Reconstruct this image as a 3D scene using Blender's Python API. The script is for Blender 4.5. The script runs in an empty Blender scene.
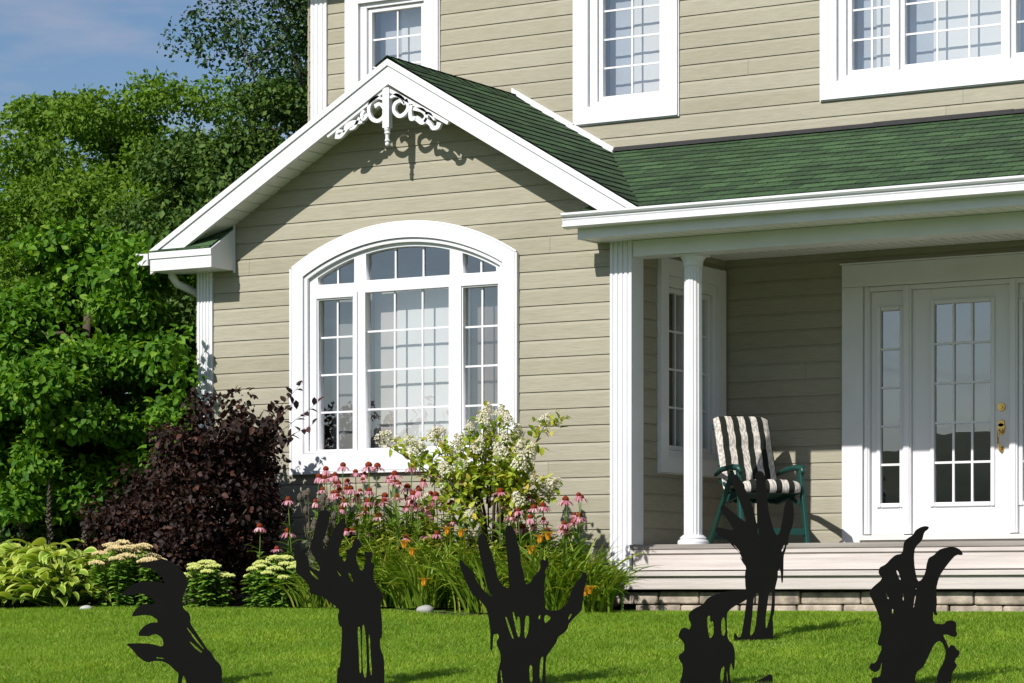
import bpy, bmesh, math, random
import numpy as np
from mathutils import Vector, Matrix
random.seed(7)
RNG = np.random.default_rng(11)
scene = bpy.context.scene
COL = scene.collection
PI = math.pi

# ------------------------------------------------------------------ camera, sky, sun, exposure
F_PX, YAW, HOR, CZ = 2750.0, math.radians(31.0), 594.0, 0.10
cam_data = bpy.data.cameras.new('camera')
cam_data.sensor_width = 36.0
cam_data.lens = 36.0 * F_PX / 1024.0
cam_data.shift_y = (HOR - 341.5) / 1024.0
cam_data.clip_start = 0.5
cam_data.clip_end = 3000.0
cam = bpy.data.objects.new('camera', cam_data)
COL.objects.link(cam)
cam.location = (0, 0, CZ)
cam.rotation_euler = (PI / 2, 0, YAW)
scene.camera = cam

SUN_D = Vector((0.15, 1.0, -0.80)).normalized()          # the way the light travels
SUN_EL = math.asin(-SUN_D.z)
world = bpy.data.worlds.new('World')
scene.world = world
world.use_nodes = True
wn, wl = world.node_tree.nodes, world.node_tree.links
wn.clear()
w_out = wn.new('ShaderNodeOutputWorld')
w_bg = wn.new('ShaderNodeBackground')
w_bg.inputs['Strength'].default_value = 0.073
sky = wn.new('ShaderNodeTexSky')
sky.sky_type = 'NISHITA'
sky.sun_disc = False
sky.sun_elevation = SUN_EL
sky.sun_rotation = math.atan2(-SUN_D.x, -SUN_D.y)         # clockwise from +Y to where the sun stands
sky.air_density = 1.0
sky.dust_density = 0.9
sky.ozone_density = 2.2
w_tc = wn.new('ShaderNodeTexCoord')
w_mp = wn.new('ShaderNodeMapping')
w_mp.inputs['Scale'].default_value = (11.0, 11.0, 48.0)
w_mp.inputs['Rotation'].default_value = (0.10, 0.16, 0.3)
w_nz = wn.new('ShaderNodeTexNoise')
w_nz.inputs['Scale'].default_value = 1.3
w_nz.inputs['Detail'].default_value = 7.0
w_nz.inputs['Roughness'].default_value = 0.52
w_rp = wn.new('ShaderNodeValToRGB')
w_rp.color_ramp.elements[0].position = 0.42
w_rp.color_ramp.elements[0].color = (0, 0, 0, 1)
w_rp.color_ramp.elements[1].position = 0.78
w_rp.color_ramp.elements[1].color = (0.62, 0.62, 0.62, 1)
w_mix = wn.new('ShaderNodeMixRGB')
w_mix.inputs['Color2'].default_value = (6.0, 5.8, 6.8, 1)
wl.new(w_tc.outputs['Generated'], w_mp.inputs['Vector'])
wl.new(w_mp.outputs['Vector'], w_nz.inputs['Vector'])
wl.new(w_nz.outputs['Fac'], w_rp.inputs['Fac'])
wl.new(w_rp.outputs['Color'], w_mix.inputs['Fac'])
w_tint = wn.new('ShaderNodeMixRGB')
w_tint.blend_type = 'MULTIPLY'
w_tint.inputs['Fac'].default_value = 1.0
w_tint.inputs['Color2'].default_value = (0.94, 1.03, 1.14, 1)
wl.new(sky.outputs['Color'], w_tint.inputs['Color1'])
wl.new(w_tint.outputs['Color'], w_mix.inputs['Color1'])
wl.new(w_mix.outputs['Color'], w_bg.inputs['Color'])
wl.new(w_bg.outputs['Background'], w_out.inputs['Surface'])

sun_data = bpy.data.lights.new('sun', 'SUN')
sun_data.energy = 5.0
sun_data.angle = math.radians(0.5)
sun_data.color = (1.0, 0.965, 0.91)
sun = bpy.data.objects.new('sun', sun_data)
COL.objects.link(sun)
sun.location = (-3, -10, 20)
sun.rotation_euler = SUN_D.to_track_quat('-Z', 'Y').to_euler()

vs = scene.view_settings
vs.view_transform = 'Standard'
vs.look = 'None'
vs.exposure = 0.2
vs.gamma = 1.0
vs.use_curve_mapping = False
scene.cycles.max_bounces = 8
scene.cycles.transparent_max_bounces = 16
scene.cycles.use_denoising = True

# ------------------------------------------------------------------ helpers
S_, C_ = math.sin(YAW), math.cos(YAW)
def at_y(px, py, y):
    """the point of the wall plane Y = y that the photograph shows at (px, py)"""
    u = (px - 512) / F_PX
    z = y / (u * S_ + C_)
    return Vector(((u * C_ - S_) * z, y, (HOR - py) / F_PX * z + CZ))

def tag(o, label=None, cat=None, group=None, kind=None):
    if label: o['label'] = label
    if cat: o['category'] = cat
    if group: o['group'] = group
    if kind: o['kind'] = kind
    return o

def empty(name, loc=(0, 0, 0), rz=0.0):
    o = bpy.data.objects.new(name, None)
    COL.objects.link(o)
    o.location = loc
    o.rotation_euler = (0, 0, rz)
    o.empty_display_size = 0.1
    return o

def copy_tree(o, parent=None):
    c = o.copy()
    COL.objects.link(c)
    c.parent = parent
    for ch in list(o.children):
        copy_tree(ch, c)
    return c

class MB:
    """collects boxes, bars, tubes ... and links them as one mesh object"""
    def __init__(s):
        s.v, s.f, s.uv = [], [], None
    def add(s, vs_, fs_):
        n = len(s.v)
        s.v.extend([tuple(p) for p in vs_])
        s.f.extend([tuple(i + n for i in f) for f in fs_])
        return s
    def box(s, x0, x1, y0, y1, z0, z1):
        v = [(x0, y0, z0), (x1, y0, z0), (x1, y1, z0), (x0, y1, z0), (x0, y0, z1), (x1, y0, z1), (x1, y1, z1), (x0, y1, z1)]
        return s.add(v, [(0, 3, 2, 1), (4, 5, 6, 7), (0, 1, 5, 4), (1, 2, 6, 5), (2, 3, 7, 6), (3, 0, 4, 7)])
    def quad(s, a, b, c, d):
        return s.add([a, b, c, d], [(0, 1, 2, 3)])
    def prism(s, pts, axis, a0, a1):
        """polygon given in the two axes other than `axis`, extruded from a0 to a1"""
        n = len(pts)
        def mk(p, a):
            if axis == 'x': return (a, p[0], p[1])
            if axis == 'y': return (p[0], a, p[1])
            return (p[0], p[1], a)
        v = [mk(p, a0) for p in pts] + [mk(p, a1) for p in pts]
        f = [tuple(range(n)), tuple(range(2 * n - 1, n - 1, -1))]
        for i in range(n):
            j = (i + 1) % n
            f.append((i, i + n, j + n, j))
        return s.add(v, f)
    def bar(s, p, q, w, h, up=(0, 0, 1)):
        p, q, up = Vector(p), Vector(q), Vector(up)
        d = (q - p).normalized()
        side = d.cross(up)
        if side.length < 1e-4: side = d.cross(Vector((0, 1, 0)))
        side.normalize()
        n = side.cross(d).normalized()
        a, b = side * w / 2, n * h / 2
        v = [p - a - b, p + a - b, p + a + b, p - a + b, q - a - b, q + a - b, q + a + b, q - a + b]
        return s.add(v, [(0, 3, 2, 1), (4, 5, 6, 7), (0, 1, 5, 4), (1, 2, 6, 5), (2, 3, 7, 6), (3, 0, 4, 7)])
    def tube(s, pts, radii, n=8, caps=True):
        pts = [Vector(p) for p in pts]
        if not hasattr(radii, '__len__'): radii = [radii] * len(pts)
        rings = []
        prev = None
        for i, p in enumerate(pts):
            d = (pts[min(i + 1, len(pts) - 1)] - pts[max(i - 1, 0)]).normalized()
            if prev is None:
                a = d.cross(Vector((0, 0, 1)))
                if a.length < 0.05: a = d.cross(Vector((1, 0, 0)))
            else:
                a = prev - d * prev.dot(d)
            a.normalize()
            prev = a
            b = d.cross(a)
            rings.append([p + (a * math.cos(2 * PI * k / n) + b * math.sin(2 * PI * k / n)) * radii[i] for k in range(n)])
        v = [p for r in rings for p in r]
        f = []
        for i in range(len(rings) - 1):
            for k in range(n):
                k2 = (k + 1) % n
                f.append((i * n + k, i * n + k2, (i + 1) * n + k2, (i + 1) * n + k))
        if caps:
            f.append(tuple(range(n - 1, -1, -1)))
            f.append(tuple(range((len(rings) - 1) * n, len(rings) * n)))
        return s.add(v, f)
    def lathe(s, prof, cx=0, cy=0, n=16, flute=None):
        """prof: list of (r, z) from bottom to top"""
        v, f = [], []
        for r, z in prof:
            for k in range(n):
                rr = r * (flute[k % len(flute)] if flute else 1)
                v.append((cx + rr * math.cos(2 * PI * k / n), cy + rr * math.sin(2 * PI * k / n), z))
        m = len(prof)
        for i in range(m - 1):
            for k in range(n):
                k2 = (k + 1) % n
                f.append((i * n + k, i * n + k2, (i + 1) * n + k2, (i + 1) * n + k))
        f.append(tuple(range(n - 1, -1, -1)))
        f.append(tuple(range((m - 1) * n, m * n)))
        return s.add(v, f)
    def build(s, name, mat, parent=None, smooth=False, bevel=0.0, uv=None):
        me = bpy.data.meshes.new(name)
        me.from_pydata(s.v, [], s.f)
        if uv is not None:
            lay = me.uv_layers.new(name='UVMap')
            co = np.array([uv[l.vertex_index] for l in me.loops], dtype=np.float32)
            lay.data.foreach_set('uv', co.ravel())
        me.materials.append(mat)
        if smooth:
            me.polygons.foreach_set('use_smooth', [True] * len(me.polygons))
        me.update()
        o = bpy.data.objects.new(name, me)
        COL.objects.link(o)
        if parent: o.parent = parent
        if bevel:
            b = o.modifiers.new('bevel', 'BEVEL')
            b.width = bevel; b.segments = 2; b.limit_method = 'ANGLE'; b.angle_limit = math.radians(50)
        return o

def mesh_np(name, verts, faces, mat, parent=None, uv=None, smooth=False):
    """verts (n,3); faces (m,k) with one k"""
    me = bpy.data.meshes.new(name)
    verts = np.ascontiguousarray(verts, dtype=np.float32)
    faces = np.ascontiguousarray(faces, dtype=np.int32)
    m, k = faces.shape
    me.vertices.add(len(verts)); me.vertices.foreach_set('co', verts.ravel())
    me.loops.add(m * k); me.loops.foreach_set('vertex_index', faces.ravel())
    me.polygons.add(m)
    me.polygons.foreach_set('loop_start', np.arange(0, m * k, k, dtype=np.int32))
    me.polygons.foreach_set('loop_total', np.full(m, k, dtype=np.int32))
    if uv is not None:
        lay = me.uv_layers.new(name='UVMap')
        lay.data.foreach_set('uv', np.ascontiguousarray(uv[faces.ravel()], dtype=np.float32).ravel())
    if smooth:
        me.polygons.foreach_set('use_smooth', np.ones(m, dtype=bool))
    me.materials.append(mat)
    me.update(calc_edges=True)
    me.validate()
    o = bpy.data.objects.new(name, me)
    COL.objects.link(o)
    if parent: o.parent = parent
    return o

def plate(name, outer, holes, thick, mat, M, parent=None, bevel=0.0):
    """flat plate cut to an outline with holes (2D), `thick` deep, placed by matrix M (2D x -> X, 2D y -> Y, depth -> Z)"""
    cu = bpy.data.curves.new(name, 'CURVE')
    cu.dimensions = '2D'
    cu.fill_mode = 'BOTH'
    cu.extrude = thick / 2
    if bevel:
        cu.bevel_depth = bevel; cu.bevel_resolution = 1
        cu.offset = -bevel
    for pts in [outer] + list(holes):
        sp = cu.splines.new('POLY')
        sp.points.add(len(pts) - 1)
        for p, q in zip(sp.points, pts):
            p.co = (q[0], q[1], 0, 1)
        sp.use_cyclic_u = True
    tmp = bpy.data.objects.new('tmp', cu)
    COL.objects.link(tmp)
    dg = bpy.context.evaluated_depsgraph_get()
    me = bpy.data.meshes.new_from_object(tmp.evaluated_get(dg), depsgraph=dg)
    bpy.data.objects.remove(tmp); bpy.data.curves.remove(cu)
    me.name = name
    me.transform(M)
    me.materials.clear(); me.materials.append(mat)
    o = bpy.data.objects.new(name, me)
    COL.objects.link(o)
    if parent: o.parent = parent
    return o

def smooth_closed(pts, n=1):
    """Chaikin corner cutting of a closed outline"""
    for _ in range(n):
        out = []
        for i, p in enumerate(pts):
            q = pts[(i + 1) % len(pts)]
            out.append((p[0] * .78 + q[0] * .22, p[1] * .78 + q[1] * .22))
            out.append((p[0] * .22 + q[0] * .78, p[1] * .22 + q[1] * .78))
        pts = out
    return pts

# ------------------------------------------------------------------ materials
def new_mat(name):
    m = bpy.data.materials.new(name)
    m.use_nodes = True
    nt = m.node_tree
    return m, nt.nodes, nt.links, nt.nodes['Principled BSDF']

def ramp(n, stops):
    r = n.new('ShaderNodeValToRGB')
    e = r.color_ramp.elements
    while len(e) < len(stops): e.new(0.5)
    for el, (p, c) in zip(e, stops):
        el.position = p
        el.color = (c[0], c[1], c[2], 1)
    return r

def mat_plain(name, c, rough=0.5, var=0.06, scale=6.0, bump=0.0, metallic=0.0, bscale=60.0, stretch=(1, 1, 1), spec=0.5):
    m, n, l, b = new_mat(name)
    tc = n.new('ShaderNodeTexCoord'); mp = n.new('ShaderNodeMapping')
    mp.inputs['Scale'].default_value = stretch
    nz = n.new('ShaderNodeTexNoise'); nz.inputs['Scale'].default_value = scale; nz.inputs['Detail'].default_value = 6
    l.new(tc.outputs['Object'], mp.inputs['Vector']); l.new(mp.outputs['Vector'], nz.inputs['Vector'])
    lo = [max(0, x * (1 - var)) for x in c]; hi = [min(1, x * (1 + var)) for x in c]
    r = ramp(n, [(0.3, lo), (0.7, hi)])
    l.new(nz.outputs['Fac'], r.inputs['Fac']); l.new(r.outputs['Color'], b.inputs['Base Color'])
    b.inputs['Roughness'].default_value = rough
    b.inputs['Metallic'].default_value = metallic
    b.inputs['Specular IOR Level'].default_value = spec
    if bump:
        nb = n.new('ShaderNodeTexNoise'); nb.inputs['Scale'].default_value = bscale; nb.inputs['Detail'].default_value = 4
        l.new(mp.outputs['Vector'], nb.inputs['Vector'])
        bp = n.new('ShaderNodeBump'); bp.inputs['Strength'].default_value = bump; bp.inputs['Distance'].default_value = 0.01
        l.new(nb.outputs['Fac'], bp.inputs['Height']); l.new(bp.outputs['Normal'], b.inputs['Normal'])
    return m

def mat_leaf(name, stops, rough=0.5, trans=0.35, tcol=None, uvmargin=None, spec=0.3):
    """foliage: each leaf (mesh island) gets its own tint, light comes partly through"""
    m, n, l, b = new_mat(name)
    out = n['Material Output']
    g = n.new('ShaderNodeNewGeometry')
    r = ramp(n, stops)
    l.new(g.outputs['Random Per Island'], r.inputs['Fac'])
    col = r.outputs['Color']
    if uvmargin:
        tc = n.new('ShaderNodeTexCoord'); sx = n.new('ShaderNodeSeparateXYZ')
        l.new(tc.outputs['UV'], sx.inputs['Vector'])
        ma = n.new('ShaderNodeMath'); ma.operation = 'SUBTRACT'; ma.inputs[1].default_value = 0.5
        mb = n.new('ShaderNodeMath'); mb.operation = 'ABSOLUTE'
        l.new(sx.outputs['X'], ma.inputs[0]); l.new(ma.outputs[0], mb.inputs[0])
        r2 = ramp(n, [(0.24, (0, 0, 0)), (0.40, (1, 1, 1))])
        l.new(mb.outputs[0], r2.inputs['Fac'])
        mx = n.new('ShaderNodeMixRGB'); mx.inputs['Color2'].default_value = (*uvmargin, 1)
        l.new(r2.outputs['Color'], mx.inputs['Fac']); l.new(col, mx.inputs['Color1'])
        col = mx.outputs['Color']
    l.new(col, b.inputs['Base Color'])
    b.inputs['Roughness'].default_value = rough
    b.inputs['Specular IOR Level'].default_value = spec
    t = n.new('ShaderNodeBsdfTranslucent')
    if tcol:
        hs = n.new('ShaderNodeMixRGB'); hs.blend_type = 'MULTIPLY'; hs.inputs['Fac'].default_value = 1
        hs.inputs['Color2'].default_value = (*tcol, 1)
        l.new(col, hs.inputs['Color1']); l.new(hs.outputs['Color'], t.inputs['Color'])
    else:
        l.new(col, t.inputs['Color'])
    mix = n.new('ShaderNodeMixShader'); mix.inputs['Fac'].default_value = trans
    l.new(b.outputs['BSDF'], mix.inputs[1]); l.new(t.outputs['BSDF'], mix.inputs[2])
    l.new(mix.outputs['Shader'], out.inputs['Surface'])
    return m

def mat_siding():
    m, n, l, b = new_mat('tan siding')
    tc = n.new('ShaderNodeTexCoord')
    # wood grain pressed along the boards; every board a shade of its own
    mp = n.new('ShaderNodeMapping'); mp.inputs['Scale'].default_value = (2.6, 2.6, 70)
    l.new(tc.outputs['Object'], mp.inputs['Vector'])
    nz = n.new('ShaderNodeTexNoise'); nz.inputs['Scale'].default_value = 2.6; nz.inputs['Detail'].default_value = 8; nz.inputs['Roughness'].default_value = 0.65
    l.new(mp.outputs['Vector'], nz.inputs['Vector'])
    r = ramp(n, [(0.30, (0.270, 0.250, 0.186)), (0.62, (0.350, 0.328, 0.252)), (0.80, (0.390, 0.368, 0.288))])
    l.new(nz.outputs['Fac'], r.inputs['Fac'])
    g = n.new('ShaderNodeNewGeometry')
    r2 = ramp(n, [(0.0, (0.93, 0.92, 0.90)), (1.0, (1.04, 1.04, 1.05))])
    l.new(g.outputs['Random Per Island'], r2.inputs['Fac'])
    mx = n.new('ShaderNodeMixRGB'); mx.blend_type = 'MULTIPLY'; mx.inputs['Fac'].default_value = 1
    l.new(r.outputs['Color'], mx.inputs['Color1']); l.new(r2.outputs['Color'], mx.inputs['Color2'])
    # broad, faint weathering
    n3 = n.new('ShaderNodeTexNoise'); n3.inputs['Scale'].default_value = 1.1; n3.inputs['Detail'].default_value = 5
    l.new(tc.outputs['Object'], n3.inputs['Vector'])
    r3 = ramp(n, [(0.3, (0.94, 0.93, 0.92)), (0.7, (1.03, 1.03, 1.03))])
    l.new(n3.outputs['Fac'], r3.inputs['Fac'])
    m2 = n.new('ShaderNodeMixRGB'); m2.blend_type = 'MULTIPLY'; m2.inputs['Fac'].default_value = 1
    l.new(mx.outputs['Color'], m2.inputs['Color1']); l.new(r3.outputs['Color'], m2.inputs['Color2'])
    l.new(m2.outputs['Color'], b.inputs['Base Color'])
    bp = n.new('ShaderNodeBump'); bp.inputs['Strength'].default_value = 0.5; bp.inputs['Distance'].default_value = 0.004
    l.new(nz.outputs['Fac'], bp.inputs['Height']); l.new(bp.outputs['Normal'], b.inputs['Normal'])
    b.inputs['Roughness'].default_value = 0.62
    b.inputs['Specular IOR Level'].default_value = 0.25
    return m

def mat_shingle():
    m, n, l, b = new_mat('green shingle')
    tc = n.new('ShaderNodeTexCoord')
    br = n.new('ShaderNodeTexBrick')
    br.offset = 0.5; br.squash = 1.0
    br.inputs['Scale'].default_value = 1.0
    br.inputs['Brick Width'].default_value = 0.24
    br.inputs['Row Height'].default_value = 0.14
    br.inputs['Mortar Size'].default_value = 0.006
    br.inputs['Mortar Smooth'].default_value = 0.2
    br.inputs['Bias'].default_value = -0.1
    br.inputs['Color1'].default_value = (0.034, 0.064, 0.030, 1)
    br.inputs['Color2'].default_value = (0.060, 0.118, 0.048, 1)
    br.inputs['Mortar'].default_value = (0.010, 0.020, 0.012, 1)
    l.new(tc.outputs['UV'], br.inputs['Vector'])
    nz = n.new('ShaderNodeTexNoise'); nz.inputs['Scale'].default_value = 2.4; nz.inputs['Detail'].default_value = 6
    mp = n.new('ShaderNodeMapping'); mp.inputs['Scale'].default_value = (1, 3.2, 1)
    l.new(tc.outputs['UV'], mp.inputs['Vector']); l.new(mp.outputs['Vector'], nz.inputs['Vector'])
    r = ramp(n, [(0.30, (0.58, 0.58, 0.62)), (0.52, (0.97, 0.98, 0.97)), (0.72, (1.18, 1.14, 1.14))])
    l.new(nz.outputs['Fac'], r.inputs['Fac'])
    mx = n.new('ShaderNodeMixRGB'); mx.blend_type = 'MULTIPLY'; mx.inputs['Fac'].default_value = 1
    l.new(br.outputs['Color'], mx.inputs['Color1']); l.new(r.outputs['Color'], mx.inputs['Color2'])
    gr = n.new('ShaderNodeTexNoise'); gr.inputs['Scale'].default_value = 60; gr.inputs['Detail'].default_value = 3
    l.new(tc.outputs['UV'], gr.inputs['Vector'])
    r2 = ramp(n, [(0.3, (0.50, 0.52, 0.50)), (0.7, (1.45, 1.40, 1.42))])
    l.new(gr.outputs['Fac'], r2.inputs['Fac'])
    m2 = n.new('ShaderNodeMixRGB'); m2.blend_type = 'MULTIPLY'; m2.inputs['Fac'].default_value = 1
    l.new(mx.outputs['Color'], m2.inputs['Color1']); l.new(r2.outputs['Color'], m2.inputs['Color2'])
    l.new(m2.outputs['Color'], b.inputs['Base Color'])
    bp = n.new('ShaderNodeBump'); bp.inputs['Strength'].default_value = 0.6; bp.inputs['Distance'].default_value = 0.006
    l.new(gr.outputs['Fac'], bp.inputs['Height']); l.new(bp.outputs['Normal'], b.inputs['Normal'])
    b.inputs['Roughness'].default_value = 0.9
    b.inputs['Specular IOR Level'].default_value = 0.2
    return m

def mat_glass(name, base_refl):
    m, n, l, b = new_mat(name)
    n.remove(b)
    out = n['Material Output']
    tr = n.new('ShaderNodeBsdfTransparent'); tr.inputs['Color'].default_value = (0.97, 0.98, 0.98, 1)
    gl = n.new('ShaderNodeBsdfGlossy'); gl.inputs['Roughness'].default_value = 0.0
    gl.inputs['Color'].default_value = (0.95, 0.98, 1.0, 1)
    lw = n.new('ShaderNodeLayerWeight')                  # same from both sides, so sunlight gets in and out alike
    fr = n.new('ShaderNodeMath'); fr.operation = 'POWER'; fr.inputs[1].default_value = 4.0
    l.new(lw.outputs['Facing'], fr.inputs[0])
    mm = n.new('ShaderNodeMath'); mm.operation = 'MULTIPLY_ADD'; mm.inputs[1].default_value = 0.9; mm.inputs[2].default_value = base_refl
    mm.use_clamp = True
    l.new(fr.outputs[0], mm.inputs[0])
    # panes are never quite flat
    tc = n.new('ShaderNodeTexCoord'); nz = n.new('ShaderNodeTexNoise'); nz.inputs['Scale'].default_value = 2.2; nz.inputs['Detail'].default_value = 1
    bp = n.new('ShaderNodeBump'); bp.inputs['Strength'].default_value = 0.08; bp.inputs['Distance'].default_value = 0.02
    l.new(tc.outputs['Object'], nz.inputs['Vector']); l.new(nz.outputs['Fac'], bp.inputs['Height'])
    l.new(bp.outputs['Normal'], gl.inputs['Normal'])
    mx = n.new('ShaderNodeMixShader')
    l.new(mm.outputs[0], mx.inputs['Fac']); l.new(tr.outputs[0], mx.inputs[1]); l.new(gl.outputs[0], mx.inputs[2])
    l.new(mx.outputs[0], out.inputs['Surface'])
    return m

def mat_curtain():
    m, n, l, b = new_mat('white curtain')
    out = n['Material Output']
    b.inputs['Base Color'].default_value = (0.70, 0.70, 0.69, 1); b.inputs['Roughness'].default_value = 0.9
    t = n.new('ShaderNodeBsdfTranslucent'); t.inputs['Color'].default_value = (0.7, 0.7, 0.7, 1)
    mx = n.new('ShaderNodeMixShader'); mx.inputs['Fac'].default_value = 0.15
    l.new(b.outputs[0], mx.inputs[1]); l.new(t.outputs[0], mx.inputs[2]); l.new(mx.outputs[0], out.inputs['Surface'])
    return m

def mat_ground(name, stops, scale, bump, bscale=40.0):
    m, n, l, b = new_mat(name)
    tc = n.new('ShaderNodeTexCoord')
    nz = n.new('ShaderNodeTexNoise'); nz.inputs['Scale'].default_value = scale; nz.inputs['Detail'].default_value = 8; nz.inputs['Roughness'].default_value = 0.65
    l.new(tc.outputs['Object'], nz.inputs['Vector'])
    r = ramp(n, stops); l.new(nz.outputs['Fac'], r.inputs['Fac'])
    l.new(r.outputs['Color'], b.inputs['Base Color'])
    nb = n.new('ShaderNodeTexNoise'); nb.inputs['Scale'].default_value = bscale; nb.inputs['Detail'].default_value = 5
    l.new(tc.outputs['Object'], nb.inputs['Vector'])
    bp = n.new('ShaderNodeBump'); bp.inputs['Strength'].default_value = bump; bp.inputs['Distance'].default_value = 0.03
    l.new(nb.outputs['Fac'], bp.inputs['Height']); l.new(bp.outputs['Normal'], b.inputs['Normal'])
    b.inputs['Roughness'].default_value = 0.95; b.inputs['Specular IOR Level'].default_value = 0.1
    return m

SIDING = mat_siding()
SHINGLE = mat_shingle()
GLASS = mat_glass('window glass', 0.24)
DOORGLASS = mat_glass('door glass', 0.24)
CURTAIN = mat_curtain()
WHITE = mat_plain('white painted trim', (0.68, 0.68, 0.70), 0.42, 0.05, 3.0, 0.05, bscale=25)
WHITE_VINYL = mat_plain('white window vinyl', (0.68, 0.68, 0.70), 0.32, 0.015, 4.0)
SOFFIT = mat_plain('white soffit panel', (0.74, 0.74, 0.73), 0.5, 0.03, 3.0)
DOORWHITE = mat_plain('white door paint', (0.68, 0.68, 0.70), 0.35, 0.015, 4.0)
BRASS = mat_plain('polished brass', (0.72, 0.48, 0.16), 0.22, 0.08, 20, metallic=1.0)
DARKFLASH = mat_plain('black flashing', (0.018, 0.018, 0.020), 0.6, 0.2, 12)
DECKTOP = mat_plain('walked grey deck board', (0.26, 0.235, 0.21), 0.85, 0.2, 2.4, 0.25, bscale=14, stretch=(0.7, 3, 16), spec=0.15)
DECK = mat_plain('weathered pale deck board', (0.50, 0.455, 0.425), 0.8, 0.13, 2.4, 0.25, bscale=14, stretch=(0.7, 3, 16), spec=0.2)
STONE = mat_plain('brown grey foundation stone', (0.34, 0.285, 0.23), 0.9, 0.5, 9.0, 1.0, bscale=26, spec=0.2)
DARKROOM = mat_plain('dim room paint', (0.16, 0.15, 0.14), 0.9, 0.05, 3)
# ------------------------------------------------------------------ terrain
def g_z(x, y):
    """height of the lawn: level by the house, falling away towards the camera"""
    k = 0.25
    t = (17.22 - np.asarray(y, dtype=float)) / k
    sp = k * np.where(t > 30, t, np.log1p(np.exp(np.minimum(t, 30))))
    z = -0.088 * np.minimum(sp, 17.0)
    x = np.asarray(x, dtype=float)
    z = z - 0.045 / (1 + np.exp(np.clip(-(x + 10.75) / 0.12, -40, 40)))
    z = z + np.where(sp > 0.2, 1, 0) * 0 + 0.012 * np.sin(x * 0.9 + 1.0) * np.sin(np.asarray(y) * 1.1) * np.clip(sp, 0, 1)
    return z

xs = np.unique(np.concatenate([np.linspace(-900, -45, 14), np.linspace(-45, -24, 12), np.linspace(-24, 8, 65), np.linspace(8, 40, 12), np.linspace(40, 900, 14)]))
ys = np.unique(np.concatenate([np.linspace(-900, -20, 14), np.linspace(-20, 8, 24), np.linspace(8, 22, 71), np.linspace(22, 60, 14), np.linspace(60, 1500, 14)]))
GX, GY = np.meshgrid(xs, ys)
nv = np.stack([GX.ravel(), GY.ravel(), g_z(GX, GY).ravel()], 1)
ii, jj = np.meshgrid(np.arange(len(xs) - 1), np.arange(len(ys) - 1))
a = (jj * len(xs) + ii).ravel()
gf = np.stack([a, a + 1, a + 1 + len(xs), a + len(xs)], 1)
LAWN = mat_ground('lawn soil and thatch', [(0.3, (0.060, 0.110, 0.018)), (0.55, (0.095, 0.160, 0.026)), (0.75, (0.13, 0.20, 0.04))], 3.0, 0.8)
ground = mesh_np('ground', nv, gf, LAWN, smooth=True)
tag(ground, kind='structure')

SOIL = mat_ground('dark bed soil', [(0.3, (0.018, 0.013, 0.009)), (0.7, (0.055, 0.040, 0.027))], 9.0, 1.0, 30)
def bed_front(x): return 16.98 + 0.10 * math.sin(x * 1.3) + 0.05 * math.sin(x * 3.1 + 1)
m = MB()
bx = np.linspace(-22, -10.33, 60)
pts = [(x, bed_front(x)) for x in bx]
for (x0, y0), (x1, y1) in zip(pts[:-1], pts[1:]):
    yb = 19.03 if x0 > -14.6 else 23.0
    m.quad((x0, y0, float(g_z(x0, y0)) + 0.008), (x1, y1, float(g_z(x1, y1)) + 0.008), (x1, yb, 0.012), (x0, yb, 0.012))
bed = m.build('planting_bed', SOIL)
tag(bed, kind='structure')

# unseen street round the camera, added to cut the lawn's green bounce
m = MB()
m.box(-120, 120, -7.5, 3.2, -1.62, -1.475)
added_road = m.build('added_road', mat_plain('worn asphalt', (0.11, 0.108, 0.104), 0.9, 0.25, 3, 0.6, bscale=60))
tag(added_road, kind='structure')
m = MB()
m.box(-120, 120, 3.2, 3.4, -1.62, -1.36)
m.box(-120, 120, 4.4, 6.0, -1.6, -0.935)
added_walk = m.build('added_pavement', mat_plain('pale concrete', (0.40, 0.385, 0.36), 0.9, 0.12, 3, 0.4, bscale=40))  # also unseen, added for its neutral bounce on the shaded trim
tag(added_walk, kind='structure')

# wooded hills across the street, behind the camera: the window panes mirror them
HILL = mat_ground('far wooded hill', [(0.3, (0.018, 0.030, 0.012)), (0.7, (0.045, 0.065, 0.025))], 0.25, 0.6, 0.6)
hx = np.linspace(-420, 420, 160); hy = np.linspace(-190, -80, 22)
HX, HY = np.meshgrid(hx, hy)
prof = np.sin(np.clip((HY + 190) / 110, 0, 1) * PI) ** 0.7
HZ = -1.6 + prof * (12.2 + 1.8 * np.sin(HX * 0.021 + 0.6) + 0.9 * np.sin(HX * 0.083) + 0.9 * np.sin(HX * 0.31 + HY * 0.2) + 0.7 * np.sin(HX * 0.77 + HY))
ii, jj = np.meshgrid(np.arange(len(hx) - 1), np.arange(len(hy) - 1))
a = (jj * len(hx) + ii).ravel()
hill = mesh_np('hills', np.stack([HX.ravel(), HY.ravel(), HZ.ravel()], 1), np.stack([a, a + 1, a + 1 + len(hx), a + len(hx)], 1), HILL, smooth=True)
tag(hill, kind='structure')

# low wooded rise far behind the house
hx = np.linspace(-260, 160, 120); hy = np.linspace(110, 190, 14)
HX, HY = np.meshgrid(hx, hy)
prof = np.sin(np.clip((HY - 110) / 80, 0, 1) * PI) ** 0.7
HZ = -0.6 + prof * (6.0 + 1.6 * np.sin(HX * 0.033) + 0.9 * np.sin(HX * 0.17 + HY * .1) + 0.6 * np.sin(HX * 0.53 + HY * .4))
ii, jj = np.meshgrid(np.arange(len(hx) - 1), np.arange(len(hy) - 1))
a = (jj * len(hx) + ii).ravel()
hill2 = mesh_np('hills', np.stack([HX.ravel(), HY.ravel(), HZ.ravel()], 1), np.stack([a, a + 1, a + 1 + len(hx), a + len(hx)], 1), HILL, smooth=True)
tag(hill2, kind='structure')

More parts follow.
